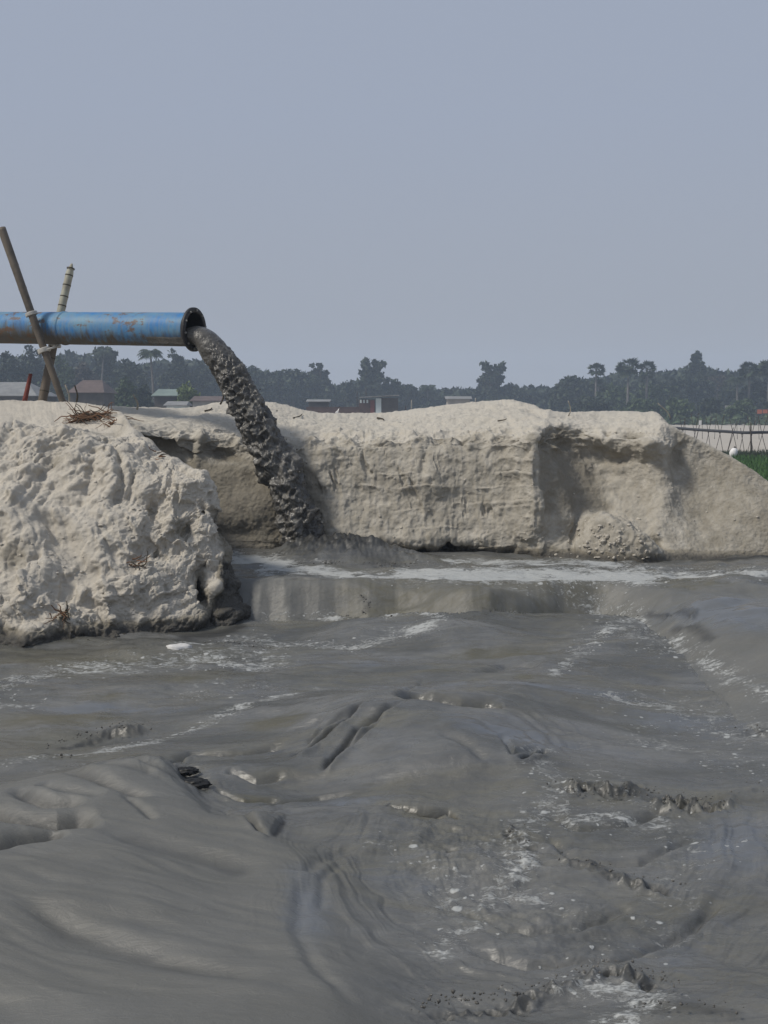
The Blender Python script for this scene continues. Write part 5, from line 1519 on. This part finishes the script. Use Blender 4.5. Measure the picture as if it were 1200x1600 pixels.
def palmyra(px, ytop, wpx, Y, label, group='palms rising out of the wood'):
    g = at(px, 700, Y); H = at(px, ytop, Y)[2] - GZ; W = wpx / F * Y / 2
    root = empty('palm_tree', (g[0], Y, GZ), label, 'palm', group)
    zc = H - W * .95
    lean = random.gauss(0, .02) * H
    V, Q = tube_arrays(cubic(np.array([(0, 0, -.2), (lean * .3, 0, zc * .5), (lean, 0, zc)]), np.linspace(0, 2, 9)), np.linspace(.24, .15, 9), 8)
    link('trunk', py_mesh('trunk', V, Q), PALMBARK, root)
    VV, FF = [], []
    o = 0
    for k in range(52):
        z = random.uniform(-.85, 1); a = random.uniform(0, 2 * math.pi); q = math.sqrt(max(0, 1 - z * z))
        d = np.array((q * math.cos(a), q * math.sin(a), z)); L = W * random.uniform(.72, 1.0) * (.9 if z > .8 else 1)
        c = np.array((lean, 0, zc)) + d * L * .62
        s = np.cross(d, (0, 0, 1)) if abs(z) < .95 else np.array((1.0, 0, 0)); s = s / np.linalg.norm(s) + rng.normal(0, .5, 3); s = s - d * np.dot(s, d); s /= np.linalg.norm(s); n_ = np.cross(s, d)
        R_ = L * .44; m = 15
        VV.append(c - d * R_ * .1)
        for j in range(m):
            t = -2.1 + 4.2 * j / (m - 1); rr = R_ * (1.0 if j % 2 == 0 else .55)
            VV.append(c + rr * (math.cos(t) * d + math.sin(t) * s) + n_ * R_ * .22 * abs(t) / 2 - np.array((0, 0, .12 * R_ * math.cos(t))))
        for j in range(m - 1): FF.append((o, o + 1 + j, o + 2 + j))
        # stalk
        b0 = np.array((lean, 0, zc)); o2 = len(VV)
        VV += [b0 - s * .03, b0 + s * .03, c]
        FF.append((o2, o2 + 1, o2 + 2))
        o = len(VV)
    link('crown', soup('crown', np.array(VV), np.array(FF)), LEAF_PALM, root)

def coconut(px, ytop, wpx, Y, label, group='palms rising out of the wood'):
    g = at(px, 700, Y); H = at(px, ytop, Y)[2] - GZ; W = wpx / F * Y / 2
    root = empty('palm_tree', (g[0], Y, GZ), label, 'palm', group)
    zc = H - W * .45; lean = random.gauss(0, .06) * H
    V, Q = tube_arrays(cubic(np.array([(0, 0, -.2), (lean * .2, 0, zc * .5), (lean, 0, zc)]), np.linspace(0, 2, 9)), np.linspace(.20, .11, 9), 7)
    link('trunk', py_mesh('trunk', V, Q), PALMBARK, root)
    VV, FF = [], []
    for k in range(34):
        a = 2 * math.pi * k / 34 + random.gauss(0, .1); up = random.uniform(.0, 1.1)
        P = []
        for j in range(9):
            t = j / 8
            P.append(np.array((lean + math.cos(a) * W * t * math.cos(up * .6), math.sin(a) * W * t * math.cos(up * .6), zc + W * (up * t * .95 - (.55 + .35 * up) * t * t))))
        side = np.array((-math.sin(a), math.cos(a), 0))
        for j in range(1, 9):
            d = P[j] - P[j-1]; wd = W * .34 * math.sin(math.pi * min(1, j / 9 + .12))
            for s in (-1, 1):
                o = len(VV)
                VV += [P[j-1], P[j], P[j] + side * s * wd * .8 + d * .6 - np.array((0, 0, wd * .6))]
                FF.append((o, o + 1, o + 2))
    link('crown', soup('crown', np.array(VV), np.array(FF)), LEAF_PALM, root)

# skyline from left to right : (x, top y, width px, distance, material, shape, label)
D_, M_, L_, B_ = LEAF_DARK, LEAF_MID, LEAF_LIGHT, LEAF_DRY
TREES = [
 (-40, 545, 90, 150, D_, 'round', 'dark bushy tree cut off by the left edge of the photo'),
 (20, 549, 70, 150, D_, 'round', 'dark tree under the pipe, above the grey tin roof'),
 (60, 538, 60, 160, D_, 'round', 'tall dark tree behind the crossing of the bamboo poles'),
 (100, 556, 50, 150, M_, 'round', 'greener tree just right of the bamboo poles'),
 (132, 562, 46, 158, B_, 'round', 'dull brownish tree above the brown roof'),
 (168, 540, 50, 175, D_, 'forked', 'tall feathery tree under the middle of the pipe'),
 (205, 560, 56, 165, D_, 'round', 'dark rounded tree left of the palm under the pipe'),
 (280, 550, 62, 175, D_, 'round', 'big dark tree below the pipe mouth'),
 (318, 565, 50, 180, D_, 'round', 'dark tree between the pipe mouth and the jet'),
 (352, 570, 60, 190, D_, 'round', 'hazy tree just behind the top of the jet, left side'),
 (195, 588, 44, 118, M_, 'round', 'bright green low tree beside the brown-roofed house'),
 (225, 600, 34, 120, D_, 'round', 'small dark bush left of the green roof'),
 (294, 594, 52, 104, L_, 'round', 'yellow-green spreading tree beside the green tin roof'),
 (150, 600, 40, 125, D_, 'round', 'dark bush behind the brown roof'),
 (400, 576, 70, 190, D_, 'round', 'hazy tree half hidden behind the jet'),
 (455, 573, 120, 200, D_, 'dome', 'wide low dome of dark foliage right of the jet'),
 (503, 567, 50, 205, D_, 'open', 'thin branchy tree rising from the right of the wide dome'),
 (545, 592, 50, 200, D_, 'round', 'low dark tree left of the double-headed tree'),
 (583, 559, 52, 195, D_, 'forked', 'tall double-headed tree behind the flat-roofed hut'),
 (612, 590, 60, 198, D_, 'round', 'dark tree filling the right of the double-headed tree'),
 (640, 598, 30, 200, D_, 'round', 'small round tree right of the double-headed tree'),
 (666, 600, 34, 205, D_, 'round', 'grey-green feathery tree above the pale post'),
 (704, 607, 40, 210, D_, 'round', 'low round tree behind the pale shed'),
 (735, 609, 30, 210, D_, 'round', 'low tree just left of the tall forked tree'),
 (770, 565, 50, 205, D_, 'forked', 'tall forked tree standing alone above the sand crest'),
 (800, 598, 44, 205, D_, 'round', 'rounded tree at the right foot of the tall forked tree'),
 (826, 602, 30, 215, D_, 'round', 'small tree over the highest part of the crest'),
 (852, 606, 36, 212, D_, 'round', 'low dark tree right of the highest part of the crest'),
 (893, 583, 66, 190, D_, 'dome', 'broad rounded tree left of the first fan palm'),
 (875, 602, 40, 180, D_, 'round', 'dark bush at the foot of the broad rounded tree'),
 (960, 600, 60, 175, M_, 'round', 'mid green tree below the pair of fan palms'),
 (1010, 598, 60, 178, M_, 'round', 'mid green tree right of the pair of fan palms'),
 (1045, 590, 50, 185, D_, 'round', 'dark tree left of the tallest hazy tree'),
 (1084, 551, 80, 200, D_, 'pointed', 'tallest hazy pointed tree towards the right'),
 (1080, 580, 84, 190, D_, 'round', 'broad base of foliage under the tallest hazy tree'),
 (1118, 585, 30, 195, B_, 'open', 'thin bare-looking brownish tree right of the tallest one'),
 (1140, 594, 46, 180, D_, 'round', 'dark tree left of the last palms'),
 (1180, 590, 56, 170, D_, 'round', 'dark tree under the palms at the right edge'),
 (1225, 575, 70, 175, D_, 'round', 'dark tree cut off by the right edge of the photo'),
 (1000, 625, 60, 150, M_, 'round', 'low green bush behind the right shoulder of the bank'),
 (1060, 622, 50, 148, M_, 'round', 'low green bush above the start of the pipeline'),
 (1110, 622, 46, 152, D_, 'round', 'dark bush left of the pale board'),
 (1155, 624, 50, 146, M_, 'round', 'light green bush between the pale board and the orange cloths'),
 (925, 618, 70, 158, D_, 'round', 'dark low bush under the first fan palm'),
 (1215, 622, 50, 150, D_, 'round', 'dark bush at the right edge behind the orange cloths'),
]
for (x, yt, w, Y, m_, sh, lab) in TREES:
    tree(x, yt, w, Y, None, m_, lab, shape=sh)
for a in ((930, 563, 32, 178, 'fan palm standing alone left of the pair'), (934, 588, 34, 182, 'lower ragged fan palm under the lone one'),
          (979, 552, 44, 172, 'taller fan palm of the pair on the right'), (1008, 560, 36, 175, 'shorter fan palm of the pair on the right'), (1012, 582, 30, 182, 'low fan palm beneath the shorter one of the pair'),
          (1168, 560, 38, 168, 'round-headed fan palm near the right edge'), (1198, 556, 42, 166, 'fan palm cut by the right edge of the photo'), (1052, 600, 26, 170, 'squat fan palm left of the tallest hazy tree')):
    palmyra(*a)
for a in ((242, 541, 48, 140, 'feathery palm under the blue pipe, pale trunk'), (668, 598, 34, 204, 'small feathery palm behind the pale post'), (160, 540, 38, 168, 'feathery palm just under the pipe left of the middle'), (1150, 585, 34, 168, 'feathery palm in the dark trees near the right edge')):
    coconut(*a)

def woodland():
    # dense understorey that closes the wood off behind the single trees
    n = 85000
    x = rng.uniform(-75, 95, n); y = 205 + rng.uniform(0, 26, n) + 4 * pn(x * .05, 1.)
    top = at(600, 614, 210)[2] - GZ + 1.5 * fbm(x * .09, y * .05, 2., 3)
    pxx, _ = proj(x, y, 0 * x)
    top = top * np.interp(pxx, [-100, 300, 420, 540, 700, 860, 960, 1250], [2.3, 1.95, 1.45, 1.2, .97, 1.1, 1.6, 1.8])
    z = GZ + top * rng.uniform(0, 1, n) ** .8
    V, Fc = leaf_cards(np.stack([x, y, z], -1), .75)
    o = link('woodland_edge', soup('woodland_edge', V, Fc), LEAF_DARK)
    tag(o, 'continuous dark mass of the wood behind the single trees', 'woodland', kind='stuff')
    n = 9000
    x = rng.uniform(-60, 80, n); y = rng.uniform(128, 150, n)
    z = GZ + rng.uniform(0, 1, n) * (1.1 + .7 * fbm(x * .12, y * .1, 4., 2))
    keep = (proj(x, y, z)[0] < 520) | (proj(x, y, z)[0] > 860)
    P = np.stack([x, y, z], -1)[keep]
    P[:, 1] += np.where(proj(P[:, 0], P[:, 1], P[:, 2])[0] > 860, 14, 0)
    V, Fc = leaf_cards(P, .4)
    o = link('undergrowth', soup('undergrowth', V, Fc), LEAF_MID)
    tag(o, 'low scrub in front of the wood', 'scrub', kind='stuff')
woodland()

# ------------------------------------------------------------------ haze
hm = bpy.data.materials.new('haze_air'); hm.use_nodes = True
hn, hl = hm.node_tree.nodes, hm.node_tree.links
hn.clear()
ho = hn.new('ShaderNodeOutputMaterial'); hv = hn.new('ShaderNodeVolumePrincipled')
hv.inputs['Color'].default_value = (0.66, 0.80, 1.0, 1)
hv.inputs['Density'].default_value = 0.00118
hv.inputs['Anisotropy'].default_value = 0.0
hl.new(hv.outputs[0], ho.inputs['Volume'])
hz_ = boxes('haze', [(-660, -60, -2.4, 660, 500, 26)], hm)
tag(hz_, 'pale winter haze over the river sand', 'haze', kind='stuff')
